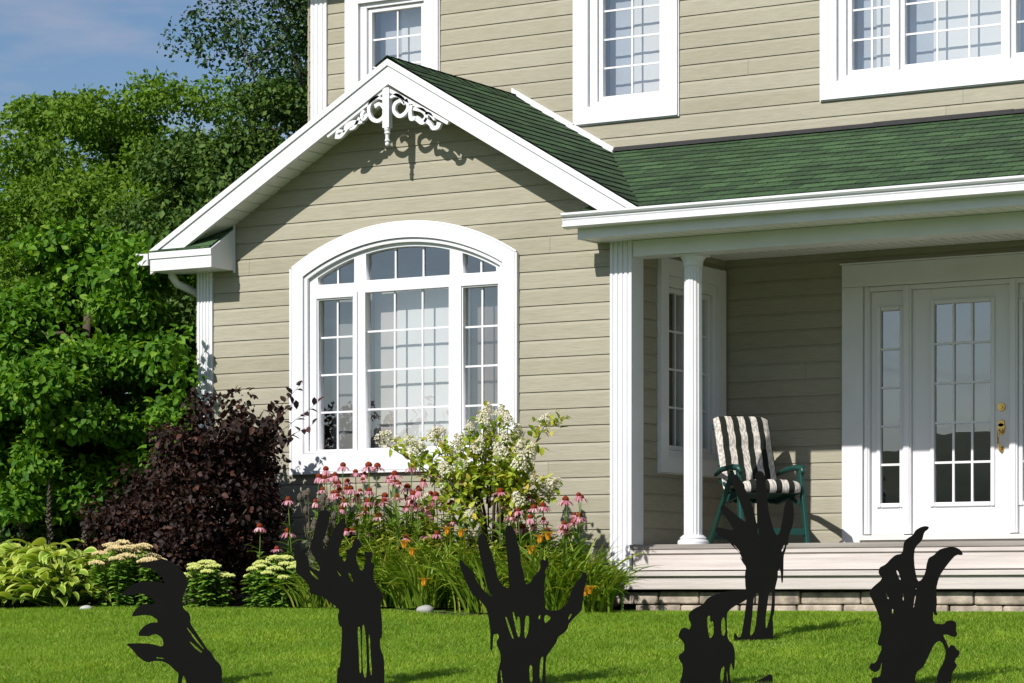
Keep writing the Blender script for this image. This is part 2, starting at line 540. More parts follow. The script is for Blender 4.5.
# ------------------------------------------------------------------ house
YW, YM, YR = 19.03, 20.70, 18.69          # gable wing wall, main wall, rake board
XL, XC, XRT = -14.62, -12.41, -10.353     # wing's left side, ridge, wing's right side
XE = -4.2                                 # right end of the house (out of frame)
APEX = 4.46
SL, SR = 0.573, 0.596                     # roof slopes left and right of the ridge
house = empty('house', (0, 0, 0))
tag(house, 'two storey tan clapboard house with white trim, green shingle roofs and a front porch', 'house')

def siding_rows(m, facing, plane, zbase, ztop, lim, holes, expo=0.1385, u_joints=True):
    """lapped boards as real steps; lim(z) -> (u0, u1); holes: functions z -> (u0, u1) or None"""
    nrow = int(math.ceil((ztop - zbase) / expo))
    for r in range(nrow):
        za = zbase + r * expo
        zb = min(za + expo, ztop)
        cuts = {za, zb}
        for h in holes:
            for e in (h['z0'], h['z1']):
                if za < e < zb: cuts.add(e)
        cuts = sorted(cuts)
        for z0, z1 in zip(cuts[:-1], cuts[1:]):
            if z1 - z0 < 1e-4: continue
            zm = (z0 + z1) / 2
            l0, l1 = lim(z0), lim(z1)
            if l0[1] - l0[0] < 0.01: continue
            spans = [(None, None)]
            bl = []
            for h in holes:
                if h['z0'] <= zm <= h['z1']: bl.append(h['u'](zm))
            bl.sort()
            segs = []
            cur = None
            for b0, b1 in bl:
                segs.append((cur, b0)); cur = b1
            segs.append((cur, None))
            # butt joints, staggered by row
            out = []
            for s0, s1 in segs:
                lo = l0[0] if s0 is None else s0
                hi = l0[1] if s1 is None else s1
                js = []
                if u_joints:
                    rr = random.Random(int(r * 131 + plane * 1000))
                    j = lo - rr.random() * 3.6
                    while j < hi:
                        if lo + 0.15 < j < hi - 0.15 and rr.random() < 0.35: js.append(j)
                        j += 3.66
                edges = [s0] + js + [s1]
                for e0, e1 in zip(edges[:-1], edges[1:]):
                    out.append((e0, e1))
            for e0, e1 in out:
                a0 = l0[0] if e0 is None else e0 + (0.001 if e0 not in [b[1] for b in bl] else 0)
                a1 = l0[1] if e1 is None else e1 - (0.001 if e1 not in [b[0] for b in bl] else 0)
                c0 = l1[0] if e0 is None else a0
                c1 = l1[1] if e1 is None else a1
                if a1 - a0 < 0.004: continue
                # outward offset: 15 mm at a board's bottom edge, 3 mm at its top
                prof_o = lambda z: 0.0115 - 0.0035 * min(1, (z - za) / expo / .80) - 0.0070 * max(0, (z - za) / expo - .80) / .20
                o0, o1 = prof_o(z0), prof_o(z1)
                def P(u, o, z):
                    if facing == '-y': return (u, plane - o, z)
                    if facing == '+x': return (plane + o, u, z)
                    return (plane - o, u, z)
                v = [P(a0, o0, z0), P(a1, o0, z0), P(c1, o1, z1), P(c0, o1, z1), P(a0, -0.01, z0), P(a1, -0.01, z0), P(c1, -0.01, z1), P(c0, -0.01, z1)]
                f = [(0, 1, 2, 3), (0, 4, 5, 1), (0, 3, 7, 4), (1, 5, 6, 2)]
                zk = za + .80 * expo                    # the board's top is shaped back to meet the next lap
                if z0 < zk - .004 and z1 > zk + .004:
                    tk = (zk - z0) / (z1 - z0)
                    v += [P(a0 + (c0 - a0) * tk, prof_o(zk), zk), P(a1 + (c1 - a1) * tk, prof_o(zk), zk)]
                    f = [(0, 1, 9, 8), (8, 9, 2, 3), (0, 4, 5, 1), (0, 8, 3, 7, 4), (1, 5, 6, 2, 9)]
                if facing == '-x': f = [tuple(reversed(q)) for q in f]
                m.add(v, f)

def rect_hole(u0, u1, z0, z1):
    return dict(z0=z0, z1=z1, u=lambda z: (u0, u1))

# window openings
GWX = -12.485                                            # centre of the arched window
AR, ACZ = 2.095, 1.068                                    # radius and centre height of its outer arch
def arch_half(z, R):
    return math.sqrt(max(0, R * R - (z - ACZ) ** 2))
gw_hole = dict(z0=1.22, z1=3.08, u=lambda z: (GWX - min(1.03, arch_half(z, AR - 0.07)), GWX + min(1.03, arch_half(z, AR - 0.07))))

def wing_lim(z):
    lo, hi = XL + 0.02, XRT - 0.01
    zt = APEX - 0.150
    lo = max(lo, XC - (zt - z) / SL + 0.0) if z > 2.8 else lo
    hi = min(hi, XC + (zt - z) / SR) if z > 2.8 else hi
    if hi < lo: lo = hi = XC
    return lo, hi
m = MB()
siding_rows(m, '-y', YW, 0.06, APEX - 0.16, wing_lim, [gw_hole])
m.build('gable_wall', SIDING, house)

up_holes = [rect_hole(-14.10, -13.28, 4.25, 5.50), rect_hole(-11.71, -10.88, 4.25, 5.50), rect_hole(-9.37, -7.29, 4.25, 5.50)]
m = MB()
siding_rows(m, '-y', YM, 3.05, 5.80, lambda z: (XL + 0.02, XE), up_holes)
m.build('upper_wall', SIDING, house)
m = MB()
siding_rows(m, '-y', YM, 0.49, 2.92, lambda z: (XRT, XE), [rect_hole(-9.17, -7.345, 0.49, 2.70)])
m.build('porch_wall', SIDING, house)
m = MB()
siding_rows(m, '+x', XRT, 0.49, 2.92, lambda z: (YW + 0.02, YM), [rect_hole(19.60, 20.54, 1.18, 2.71)])
m.build('side_wall', SIDING, house)
m = MB()
siding_rows(m, '-x', XL, 0.06, 3.0, lambda z: (YW, YM), [])
siding_rows(m, '-x', XL, 0.06, 5.8, lambda z: (YM, 29.0), [])
siding_rows(m, '+x', XE, 0.06, 5.8, lambda z: (YM, 29.0), [])
m.box(XL, XE, 28.9, 29.0, 0.06, 5.8)
m.build('rear_and_side_walls', SIDING, house)

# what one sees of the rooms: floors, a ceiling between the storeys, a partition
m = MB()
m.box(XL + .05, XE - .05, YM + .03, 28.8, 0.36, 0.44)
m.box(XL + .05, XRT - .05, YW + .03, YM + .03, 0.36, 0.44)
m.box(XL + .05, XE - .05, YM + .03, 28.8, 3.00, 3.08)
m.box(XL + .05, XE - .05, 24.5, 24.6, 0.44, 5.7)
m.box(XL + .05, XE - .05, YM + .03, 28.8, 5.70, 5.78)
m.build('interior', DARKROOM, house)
m = MB()
m.box(XL + 0.03, XRT - 0.03, YW + 0.02, YM, 0.0, 0.36)
m.box(XL + 0.03, XE - 0.03, YM + 0.02, 28.8, 0.0, 0.36)
m.build('foundation', STONE, house)

# --- corner boards, fluted
def fluted_board(m, u0, u1, plane, z0, z1, facing='-y', n=4, th=0.03):
    """flat board with n grooves"""
    w = u1 - u0
    marg = 0.022
    gw = (w - 2 * marg) / (2 * n - 1)
    prof = [(u0, 0), (u0, th)]
    x = u0 + marg
    for k in range(n):
        prof += [(x, th), (x + gw * 0.25, th - 0.010), (x + gw * 0.75, th - 0.010), (x + gw, th)]
        x += 2 * gw
    prof += [(u1, th), (u1, 0)]
    if facing == '-y':
        m.prism([(p[0], plane - p[1]) for p in prof], 'z', z0, z1)
    else:
        m.prism([(plane + p[1], p[0]) for p in prof], 'z', z0, z1)
m = MB()
fluted_board(m, -14.595, -14.435, YW, 0.03, 2.90)
m.build('corner_board', WHITE, house)
m = MB()
fluted_board(m, -10.515, -10.322, YW, 0.275, 2.88)
m.box(XRT + 0.001, XRT + 0.030, YW + 0.001, YW + 0.17, 0.49, 2.88)
m.build('corner_board', WHITE, house)
m = MB()
fluted_board(m, -14.575, -14.40, YM, 3.0, 5.80, n=3)
m.build('corner_board', WHITE, house)

# --- windows
def P3(face, plane, u, o, z):
    return (u, plane - o, z) if face == '-y' else (plane + o, u, z)
def fbox(m, face, plane, u0, u1, o0, o1, z0, z1):
    if face == '-y': m.box(u0, u1, plane - o1, plane - o0, z0, z1)
    else: m.box(plane + o0, plane + o1, u0, u1, z0, z1)

def curtain_sheet(m, face, plane, u0, u1, z0, z1, depth, amp=0.0008, wave=0.13, seed=0):
    n = max(8, int((u1 - u0) / 0.018))
    rr = random.Random(seed)
    ph = rr.random() * 6
    prev = None
    for i in range(n + 1):
        u = u0 + (u1 - u0) * i / n
        o = -depth + amp * math.sin(u / wave * 2 * PI + ph) * (0.7 + 0.3 * math.sin(u * 7 + ph)) + 0.0004 * math.sin(u * 43)
        a_, b_ = P3(face, plane, u, o, z0), P3(face, plane, u, o, z1)
        if prev: m.quad(prev[0], a_, b_, prev[1])
        prev = (a_, b_)

def pane_set(win, face, plane, panes, gd=0.05):
    """sash ring, glass and grille for each opening (u0,u1,z0,z1,cols,rows)"""
    for (u0, u1, z0, z1, cols, rows) in panes:
        q = MB()
        a_, b_, c_, d_ = [P3(face, plane, u, -gd, z) for u, z in ((u0 - .01, z0 - .01), (u1 + .01, z0 - .01), (u1 + .01, z1 + .01), (u0 - .01, z1 + .01))]
        q.quad(a_, b_, c_, d_)
        q.build('pane', GLASS, win)
    for (u0, u1, z0, z1, cols, rows) in panes:
        q = MB()
        for k in range(1, cols):
            u = u0 + (u1 - u0) * k / cols
            fbox(q, face, plane, u - 0.008, u + 0.008, -gd + 0.003, -gd + 0.011, z0, z1)
        for k in range(1, rows):
            z = z0 + (z1 - z0) * k / rows
            fbox(q, face, plane, u0, u1, -gd + 0.0045, -gd + 0.0125, z - 0.008, z + 0.008)
        q.build('grille', WHITE_VINYL, win)

PAINTED_SHADE = mat_plain('grey blue painted shade', (0.36, 0.39, 0.43), 0.9, 0.04)  # cloth tone stands for a pane strip dimmed by shade and sky reflection
def rect_window(face, plane, u0, u1, z0, z1, tw, panes, curtains=(), sash=0.042, label=None, depth=0.19):
    t = MB()
    o0, o1 = 0.016, 0.040
    def board(pts):
        v = [P3(face, plane, u, o1, z) for u, z in pts] + [P3(face, plane, u, o0 - 0.02, z) for u, z in pts]
        f = [(0, 1, 2, 3), (0, 4, 5, 1), (1, 5, 6, 2), (2, 6, 7, 3), (3, 7, 4, 0)]
        t.add(v, f)
    e = 0.0008
    iu0, iu1, iz0, iz1 = u0 + tw, u1 - tw, z0 + tw, z1 - tw
    board([(u0, z0 + e), (iu0, iz0 + e), (iu0, iz1 - e), (u0, z1 - e)])
    board([(iu1, iz0 + e), (u1, z0 + e), (u1, z1 - e), (iu1, iz1 - e)])
    board([(u0 + e, z0), (u1 - e, z0), (iu1 - e, iz0), (iu0 + e, iz0)])
    board([(iu0 + e, iz1), (iu1 - e, iz1), (u1 - e, z1), (u0 + e, z1)])
    # J-channel lip round the casing
    for (a0, a1, b0, b1) in ((u0 - .010, u0 - .002, z0 - .010, z1 + .010), (u1 + .002, u1 + .010, z0 - .010, z1 + .010)):
        fbox(t, face, plane, a0, a1, -0.01, 0.024, b0, b1)
    fbox(t, face, plane, u0 - .002, u1 + .002, -0.01, 0.024, z0 - .010, z0 - .002)
    win = t.build('window', WHITE, house)
    if label: win['label'] = label
    fr = MB()
    us = sorted({iu0, iu1} | {p[0] - sash for p in panes} | {p[1] + sash for p in panes})
    zs = sorted({iz0, iz1} | {p[2] - sash for p in panes} | {p[3] + sash for p in panes})
    for a_, b_ in zip(us[:-1], us[1:]):
        for c_, d_ in zip(zs[:-1], zs[1:]):
            um, zm = (a_ + b_) / 2, (c_ + d_) / 2
            if any(p[0] - sash < um < p[1] + sash and p[2] - sash < zm < p[3] + sash for p in panes): continue
            if b_ - a_ < 1e-4 or d_ - c_ < 1e-4: continue
            fbox(fr, face, plane, a_, b_, -0.10, 0.006, c_, d_)
    # inner stop between casing and frame
    for p in panes:
        a_, b_, c_, d_ = p[0] - sash + .003, p[1] + sash - .003, p[2] - sash + .003, p[3] + sash - .003
        fbox(fr, face, plane, a_, p[0], -0.075, -0.018, c_, d_)
        fbox(fr, face, plane, p[1], b_, -0.075, -0.018, c_, d_)
        fbox(fr, face, plane, p[0], p[1], -0.075, -0.018, c_, p[2])
        fbox(fr, face, plane, p[0], p[1], -0.075, -0.018, p[3], d_)
    fr.build('frame', WHITE_VINYL, win, bevel=0.004)
    pane_set(win, face, plane, panes)
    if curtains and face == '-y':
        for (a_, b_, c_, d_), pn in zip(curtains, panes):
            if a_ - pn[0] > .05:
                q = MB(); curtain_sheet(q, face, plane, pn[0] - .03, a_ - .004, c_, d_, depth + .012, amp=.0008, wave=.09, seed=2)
                q.build('painted_shade', PAINTED_SHADE, win, smooth=True)  # added sheet whose colour carries the dim strip beside the curtain
    for i, (a_, b_, c_, d_) in enumerate(curtains):
        q = MB(); curtain_sheet(q, face, plane, a_, b_, c_, d_, depth, seed=i + int(abs(u0) * 10))
        q.build('curtain', CURTAIN, win, smooth=True)
    return win

rect_window('-y', YM, -14.19, -13.187, 4.155, 5.60, 0.145, [(-13.93, -13.40, 4.385, 5.37, 2, 4)], [(-13.72, -13.2, 4.2, 5.55)], label='leftmost upper window, half hidden by the gable')
rect_window('-y', YM, -11.80, -10.787, 4.155, 5.60, 0.145, [(-11.535, -10.985, 4.385, 5.37, 2, 4)], [(-11.32, -10.82, 4.2, 5.55)], label='narrow upper window right of the gable')
rect_window('-y', YM, -9.463, -7.20, 4.155, 5.60, 0.145, [(-9.205, -8.868, 4.385, 5.37, 2, 4), (-8.740, -7.920, 4.385, 5.37, 3, 4), (-7.795, -7.458, 4.385, 5.37, 2, 4)],
            [(-9.06, -8.80, 4.2, 5.55), (-8.56, -7.82, 4.2, 5.55), (-7.62, -7.3, 4.2, 5.55)], label='wide upper window in three sections')
rect_window('+x', XRT, 19.486, 20.645, 1.078, 2.80, 0.13, [(19.727, 20.03, 1.305, 2.543, 2, 4), (20.13, 20.43, 1.305, 2.543, 2, 4)], [(20.12, 20.6, 1.2, 2.7)], label='porch side window behind the round column')

# arched window
def arc_pts(R, half, z_spring, n=28):
    """from right spring point over the top to the left one (x relative to centre, z)"""
    h = min(half, arch_half(z_spring, R))
    a0 = math.acos(h / R)
    z_of = lambda a_: ACZ + R * math.sin(a_)
    return [(R * math.cos(a_), z_of(a_)) for a_ in np.linspace(a0, PI - a0, n)]
def arch_outline(half, zb, R):
    a0 = math.acos(half / R)
    arc = [(R * math.cos(a_), ACZ + R * math.sin(a_)) for a_ in np.linspace(a0, PI - a0, 30)]
    return [(-half, zb), (half, zb)] + arc
M_FRONT = lambda y: Matrix(((1, 0, 0, GWX), (0, 0, -1, y), (0, 1, 0, 0), (0, 0, 0, 1)))
outer = arch_outline(1.100, 1.130, AR)
inner = arch_outline(0.985, 1.285, AR - 0.120)
gw = plate('window', outer, [inner], 0.045, WHITE, M_FRONT(YW - 0.022), house)
gw['label'] = 'large arched window under the gable'
# drip lip on the arch and at the sides
q = MB()
pts = [(-1.135, 2.60)] + [p for p in reversed(arch_outline(1.105, 1.1, AR + 0.010)[2:])] + [(1.135, 2.60)]
q.tube([(GWX + p[0], YW - 0.030, p[1]) for p in pts[1:-1]], 0.010, n=6)
q.box(GWX - 1.122, GWX - 1.103, YW - 0.045, YW, 1.125, 2.85)
q.box(GWX + 1.103, GWX + 1.122, YW - 0.045, YW, 1.125, 2.85)
q.box(GWX - 1.118, GWX + 1.118, YW - 0.050, YW, 1.108, 1.127)
q.build('sill', WHITE, gw)
RP = 1.905
def arch_pane(x0, x1, zb, R):
    top = [(x, ACZ + math.sqrt(R * R - x * x)) for x in np.linspace(x1, x0, 12)]
    top = [(x, max(z, zb + 0.02)) for x, z in top]
    return [(x0, zb), (x1, zb)] + top
rel = lambda x: x - GWX
LOW = [(-13.342, -12.995, 1.315, 2.575, 2, 4), (-12.868, -12.045, 1.315, 2.615, 3, 4), (-11.905, -11.575, 1.315, 2.60, 2, 4)]
ARCHP = [(-0.865, -0.495, 2.705), (-0.375, 0.450, 2.715), (0.575, 0.895, 2.715)]
holes = [[(rel(p[0]), p[2]), (rel(p[1]), p[2]), (rel(p[1]), p[3]), (rel(p[0]), p[3])] for p in LOW]
aholes = [arch_pane(a_, b_, c_, RP) for a_, b_, c_ in ARCHP]
plate('frame', arch_outline(0.983, 1.287, AR - 0.123), holes + aholes, 0.07, WHITE_VINYL, M_FRONT(YW + 0.045), gw, bevel=0.003)
# sash rims on the two casements, raised stops round the frame
q = MB()
for p in (LOW[0], LOW[2]):
    a_, b_, c_, d_ = p[0] - .052, p[1] + .052, p[2] - .055, p[3] + .052
    fbox(q, '-y', YW, a_, p[0] - .012, -0.02, 0.006, c_, d_)
    fbox(q, '-y', YW, p[1] + .012, b_, -0.02, 0.006, c_, d_)
    fbox(q, '-y', YW, p[0] - .012, p[1] + .012, -0.02, 0.006, c_, p[2] - .012)
    fbox(q, '-y', YW, p[0] - .012, p[1] + .012, -0.02, 0.006, p[3] + .012, d_)
q.box(GWX - 0.985, GWX + 0.985, YW - 0.008, YW + 0.02, 1.29, 1.312 - 0.055)
q.build('sash', WHITE_VINYL, gw, bevel=0.003)
ring_o = arch_outline(0.983, 1.287, AR - 0.123); ring_i = arch_outline(0.948, 1.30, AR - 0.158)
plate('stop_moulding', ring_o, [ring_i], 0.03, WHITE_VINYL, M_FRONT(YW - 0.006), gw, bevel=0.004)
pane_set(gw, '-y', YW, LOW, gd=0.05)
for (a_, b_, c_) in ARCHP:
    pts = arch_pane(a_ - .01, b_ + .01, c_ - .01, RP + .012)
    q = MB(); q.add([(GWX + x, YW + 0.05, z) for x, z in pts], [tuple(range(len(pts)))])
    q.build('pane', GLASS, gw)
for (a_, b_, c_), n in zip(ARCHP, (2, 3, 2)):
    q = MB()
    for k in range(1, n):
        x = a_ + (b_ - a_) * k / n
        zt = ACZ + math.sqrt(RP * RP - x * x)
        q.box(GWX + x - .008, GWX + x + .008, YW + 0.039, YW + 0.047, c_, zt)
    q.build('grille', WHITE_VINYL, gw)
q = MB(); curtain_sheet(q, '-y', YW, -12.668, -11.95, 1.2, 2.68, 0.19, seed=3); q.build('curtain', CURTAIN, gw, smooth=True)
q = MB(); curtain_sheet(q, '-y', YW, -12.90, -12.672, 1.2, 2.68, 0.20, amp=.0008, wave=.09, seed=4); q.build('painted_shade', mat_plain('beige painted shade', (0.40, 0.38, 0.36), 0.9, 0.05), gw, smooth=True)  # second sheet coloured darker for the shaded gap beside the curtain
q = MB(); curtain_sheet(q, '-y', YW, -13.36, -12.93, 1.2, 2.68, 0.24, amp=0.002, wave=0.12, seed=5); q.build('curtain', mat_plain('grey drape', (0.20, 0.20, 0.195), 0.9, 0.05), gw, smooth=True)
q = MB(); curtain_sheet(q, '-y', YW, -11.93, -11.50, 1.2, 2.68, 0.19, amp=0.0015, wave=0.1, seed=8); q.build('curtain', mat_plain('taupe drape', (0.16, 0.135, 0.125), 0.9, 0.05), gw, smooth=True)

# --- front door with sidelights
door = empty('front_door'); door.parent = house
q = MB()
y0 = YM - 0.045
def casing(m, u0, u1, z0, z1):
    m.box(u0, u1, y0, YM + 0.02, z0, z1)
casing(q, -9.267, -9.085, 0.49, 2.600)
casing(q, -7.430, -7.248, 0.49, 2.600)
q.box(-9.267, -7.248, y0, YM + 0.02, 2.602, 2.785)
q.box(-9.283, -7.232, y0 - 0.012, YM, 2.787, 2.80)
q.build('casing', WHITE, door, bevel=0.004)
q = MB()
for a_, b_ in ((-9.083, -9.035), (-8.745, -8.675), (-7.840, -7.770), (-7.480, -7.432)):
    q.box(a_, b_, YM - 0.015, YM + 0.10, 0.585, 2.598)
    q.box(a_ + 0.012, b_ - 0.012, YM - 0.024, YM - 0.016, 0.585, 2.598)
q.box(-9.033, -7.482, YM - 0.012, YM + 0.10, 2.560, 2.598)
q.build('door_frame', DOORWHITE, door, bevel=0.003)
q = MB()
q.box(-9.10, -7.415, YM - 0.10, YM + 0.10, 0.535, 0.575)
q.box(-9.10, -7.415, YM - 0.07, YM + 0.10, 0.490, 0.533)
q.build('threshold', mat_plain('pale sill', (0.62, 0.60, 0.57), 0.6, 0.05), door, bevel=0.004)
def leaf(name, u0, u1, gx0, gx1, gz0, gz1, cols, rows, label=None):
    ex = MB()
    yb0, yb1 = YM + 0.02, YM + 0.06
    z0, z1 = 0.580, 2.557
    ex.box(u0, gx0 - .028, yb0, yb1, z0, z1); ex.box(gx1 + .028, u1, yb0, yb1, z0, z1)
    ex.box(gx0 - .027, gx1 + .027, yb0, yb1, z0, gz0 - .028); ex.box(gx0 - .027, gx1 + .027, yb0, yb1, gz1 + .028, z1)
    o = ex.build(name, DOORWHITE, door)
    if label: o['label'] = label
    rim = MB()
    a_, b_, c_, d_ = gx0 - .036, gx1 + .036, gz0 - .036, gz1 + .036
    yy0, yy1 = YM + 0.004, YM + 0.05
    rim.box(a_, gx0, yy0, yy1, c_, d_); rim.box(gx1, b_, yy0, yy1, c_, d_)
    rim.box(gx0, gx1, yy0, yy1, c_, gz0); rim.box(gx0, gx1, yy0, yy1, gz1, d_)
    rim.build('glass_rim', DOORWHITE, o, bevel=0.008)
    gq = MB(); gq.quad((gx0 - .01, YM + .036, gz0 - .01), (gx1 + .01, YM + .036, gz0 - .01), (gx1 + .01, YM + .036, gz1 + .01), (gx0 - .01, YM + .036, gz1 + .01))
    gq.build('pane', DOORGLASS, o)
    gr = MB()
    for k in range(1, cols):
        u = gx0 + (gx1 - gx0) * k / cols
        gr.box(u - .009, u + .009, YM + .022, YM + .033, gz0, gz1)
    for k in range(1, rows):
        z = gz0 + (gz1 - gz0) * k / rows
        gr.box(gx0, gx1, YM + .0205, YM + .0315, z - .009, z + .009)
    gr.build('grille', DOORWHITE, o)
    return o
leaf('sidelight', -9.033, -8.747, -8.948, -8.782, 0.837, 2.40, 1, 5)
slab = leaf('door_leaf', -8.673, -7.842, -8.482, -8.004, 0.837, 2.43, 3, 5)
leaf('sidelight', -7.768, -7.482, -7.733, -7.567, 0.837, 2.40, 1, 5)
hx_ = -7.915
q = MB()
def disc(m, x, z, r, y, t, n=20):
    m.add([(x + r * math.cos(2 * PI * k / n), y, z + r * math.sin(2 * PI * k / n)) for k in range(n)] + [(x + r * .86 * math.cos(2 * PI * k / n), y - t, z + r * .86 * math.sin(2 * PI * k / n)) for k in range(n)],
          [tuple(range(n, 2 * n))] + [(k, (k + 1) % n, n + (k + 1) % n, n + k) for k in range(n)])
disc(q, hx_, 1.585, 0.036, YM + .02, 0.016); disc(q, hx_, 1.585, 0.020, YM + .004, 0.012)
q.build('deadbolt', BRASS, slab, smooth=False)
q = MB()
for z, rx, in ((1.455, 0.032), (1.425, 0.036), (1.395, 0.030)):
    disc(q, hx_, z, rx, YM + .02, 0.014)
disc(q, hx_, 1.40, 0.022, YM + .006, 0.03)
q.tube([(hx_, YM - .01, 1.405), (hx_, YM - .040, 1.385), (hx_ - .003, YM - .050, 1.34), (hx_ - .001, YM - .045, 1.29), (hx_, YM - .02, 1.255), (hx_, YM + .02, 1.25)], [.012, .012, .010, .009, .010, .012], n=8)
disc(q, hx_, 1.25, 0.025, YM + .02, 0.012)
q.build('handle', BRASS, slab, smooth=False)

# --- roofs
def roof_strips(name, origin, du, up, width_fn, length, expo=0.14, th=0.010, mat=None):
    """courses of shingles. origin: eave start, du: unit along the eave, up: unit up the slope, width_fn(d) -> (u0, u1)"""
    du, up, origin = Vector(du), Vector(up), Vector(origin)
    nrm = du.cross(up).normalized()
    if nrm.z < 0: nrm = -nrm
    m, uv = MB(), []
    n = int(math.ceil(length / expo))
    for r in range(n):
        d0, d1 = r * expo, min((r + 1) * expo, length)
        d1e = min(d1 + 0.01, length)
        segs = 26
        a0, a1 = width_fn(d0); b0, b1 = width_fn(d1e)
        rr = random.Random(r * 7 + int(length * 100))
        base = len(m.v)
        pts_low, pts_high, pts_bot = [], [], []
        for i in range(segs + 1):
            t = i / segs
            u = a0 + (a1 - a0) * t; u2 = b0 + (b1 - b0) * t
            wob = (rr.random() - .5) * 0.006
            lo = origin + du * u + up * (d0 + wob) + nrm * (th * (0.85 + 0.3 * rr.random()))
            hi = origin + du * u2 + up * d1e + nrm * 0.001
            bo = origin + du * u + up * (d0 + wob) + nrm * -0.004
            m.v += [tuple(lo), tuple(hi), tuple(bo)]
            uv += [(u + 50, d0 + 0.006), (u2 + 50, d0 + expo * 0.985), (u + 50, d0 + 0.004)]
        for i in range(segs):
            k = base + 3 * i
            m.f.append((k, k + 3, k + 4, k + 1))
            m.f.append((k + 2, k + 5, k + 3, k))
    return m.build(name, mat or SHINGLE, house, uv=uv)

YEAVE, ZEAVE, PSL = 18.62, 3.045, 0.412
pup = Vector((0, 1, PSL)).normalized()
plen = math.hypot(2.09, 2.09 * PSL)
def porch_w(d):
    y = YEAVE + d * pup.y
    zp = ZEAVE + d * pup.z
    xv = XC + (APEX + 0.012 - zp) / SR
    lo = min(xv - 0.22, -10.62)
    if y < YW + 0.06: lo = -10.64
    return (lo, XE)
roof_strips('porch_roof', (0, YEAVE, ZEAVE), (1, 0, 0), pup, porch_w, plen)
rup = Vector((-1, 0, SR)).normalized()
rlen = math.hypot(XC + 9.95, (XC + 9.95) * SR) 
roof_strips('gable_roof', (-9.95, YR - 0.012, APEX + 0.012 - SR * (-9.95 - XC)), (0, 1, 0), rup, lambda d: (0.0, YM - YR + 0.012), rlen)
lup = Vector((1, 0, SL)).normalized()
llen = math.hypot(2.49, 2.49 * SL)
roof_strips('gable_roof', (XC - 2.45, YM, APEX - 0.008 - SL * 2.45), (0, -1, 0), lup, lambda d: (0.0, YM - YR + 0.012), llen)
# roof decks under the shingles (they close the roof from below)
m = MB()
z_l, z_r = APEX - SL * 2.46, APEX - SR * (XC * -1 - 10.10)
m.prism([(XC - 2.46, z_l), (XC, APEX), (-10.10, z_r), (-10.10, z_r - 0.03), (XC, APEX - 0.035), (XC - 2.46, z_l - 0.03)], 'y', YR + 0.045, YM - 0.002)
m.prism([(YEAVE + .03, ZEAVE - .02), (YM - .002, ZEAVE - .02 + PSL * (YM - YEAVE - .03)), (YM - .002, ZEAVE - .05 + PSL * (YM - YEAVE - .03)), (YEAVE + .03, ZEAVE - .05)], 'x', -10.60, XE)
m.build('roof_deck', mat_plain('roof sheathing', (0.3, 0.22, 0.14), 0.9, 0.1), house)
# ridge caps of the gable
m = MB(); uvs = []
y = YR - 0.012
while y < YM - 0.02:
    y1 = min(y + 0.16, YM)
    w = 0.13
    v = [(XC - w, y, APEX + .020 - SL * w + .005), (XC, y, APEX + .032), (XC + w, y, APEX + .020 - SR * w + .005), (XC - w, y1, APEX + .020 - SL * w), (XC, y1, APEX + .024), (XC + w, y1, APEX + .020 - SR * w)]
    m.add(v, [(0, 1, 4, 3), (1, 2, 5, 4)])
    uvs += [(0.02, 50 + y), (0.15, 50 + y), (0.28, 50 + y), (0.02, 50.1 + y), (0.15, 50.1 + y), (0.28, 50.1 + y)]
    y = y1
m.build('ridge_cap', SHINGLE, house, uv=uvs)

# rake boards, with the thin shingle mould on top
def rake(m, xe, slope, sgn):
    zt = APEX - slope * abs(xe - XC)
    h, h2 = 0.205, 0.052
    x0 = XC
    if sgn > 0:                                         # its foot stops on the porch gutter
        zc = 2.99; xc = XC + (APEX - h - zc) / slope
        low = [(xe, zt), (xe, zc), (xc, zc)]
    else:
        low = [(xe, zt), (xe, zt - h)]
    m.prism([(x0, APEX)] + low + [(x0, APEX - h)], 'y', YR, YR + 0.04)
    m.prism([(x0, APEX + .002), (xe, zt + .002), (xe, zt - h2), (x0, APEX - h2)], 'y', YR - 0.014, YR - 0.001)
m = MB()
rake(m, XC - 2.455, SL, -1)
m.build('rake_board', WHITE, house, bevel=0.003)
m = MB()
rake(m, -10.06, SR, 1)
m.build('rake_board', WHITE, house, bevel=0.003)
# sloping soffits behind the rake boards: grooved panels
m = MB()
for xe, slope in ((XC - 2.40, SL), (-10.08, SR)):
    n = 22
    for k in range(n):
        t0, t1 = k / n, (k + 1) / n
        xa, xb = XC + (xe - XC) * t0, XC + (xe - XC) * (t1 - 0.06 / n * 2)
        za, zb = APEX - 0.165 - slope * abs(xa - XC), APEX - 0.165 - slope * abs(xb - XC)
        m.prism([(xa, za), (xb, zb), (xb, zb + .012), (xa, za + .012)], 'y', YR + 0.042, YW - 0.002)
    m.prism([(XC, APEX - .148), (xe, APEX - .148 - slope * abs(xe - XC)), (xe, APEX - .14 - slope * abs(xe - XC)), (XC, APEX - .14)], 'y', YR + 0.042, YW + 0.05)
m.build('rake_soffit', SOFFIT, house)

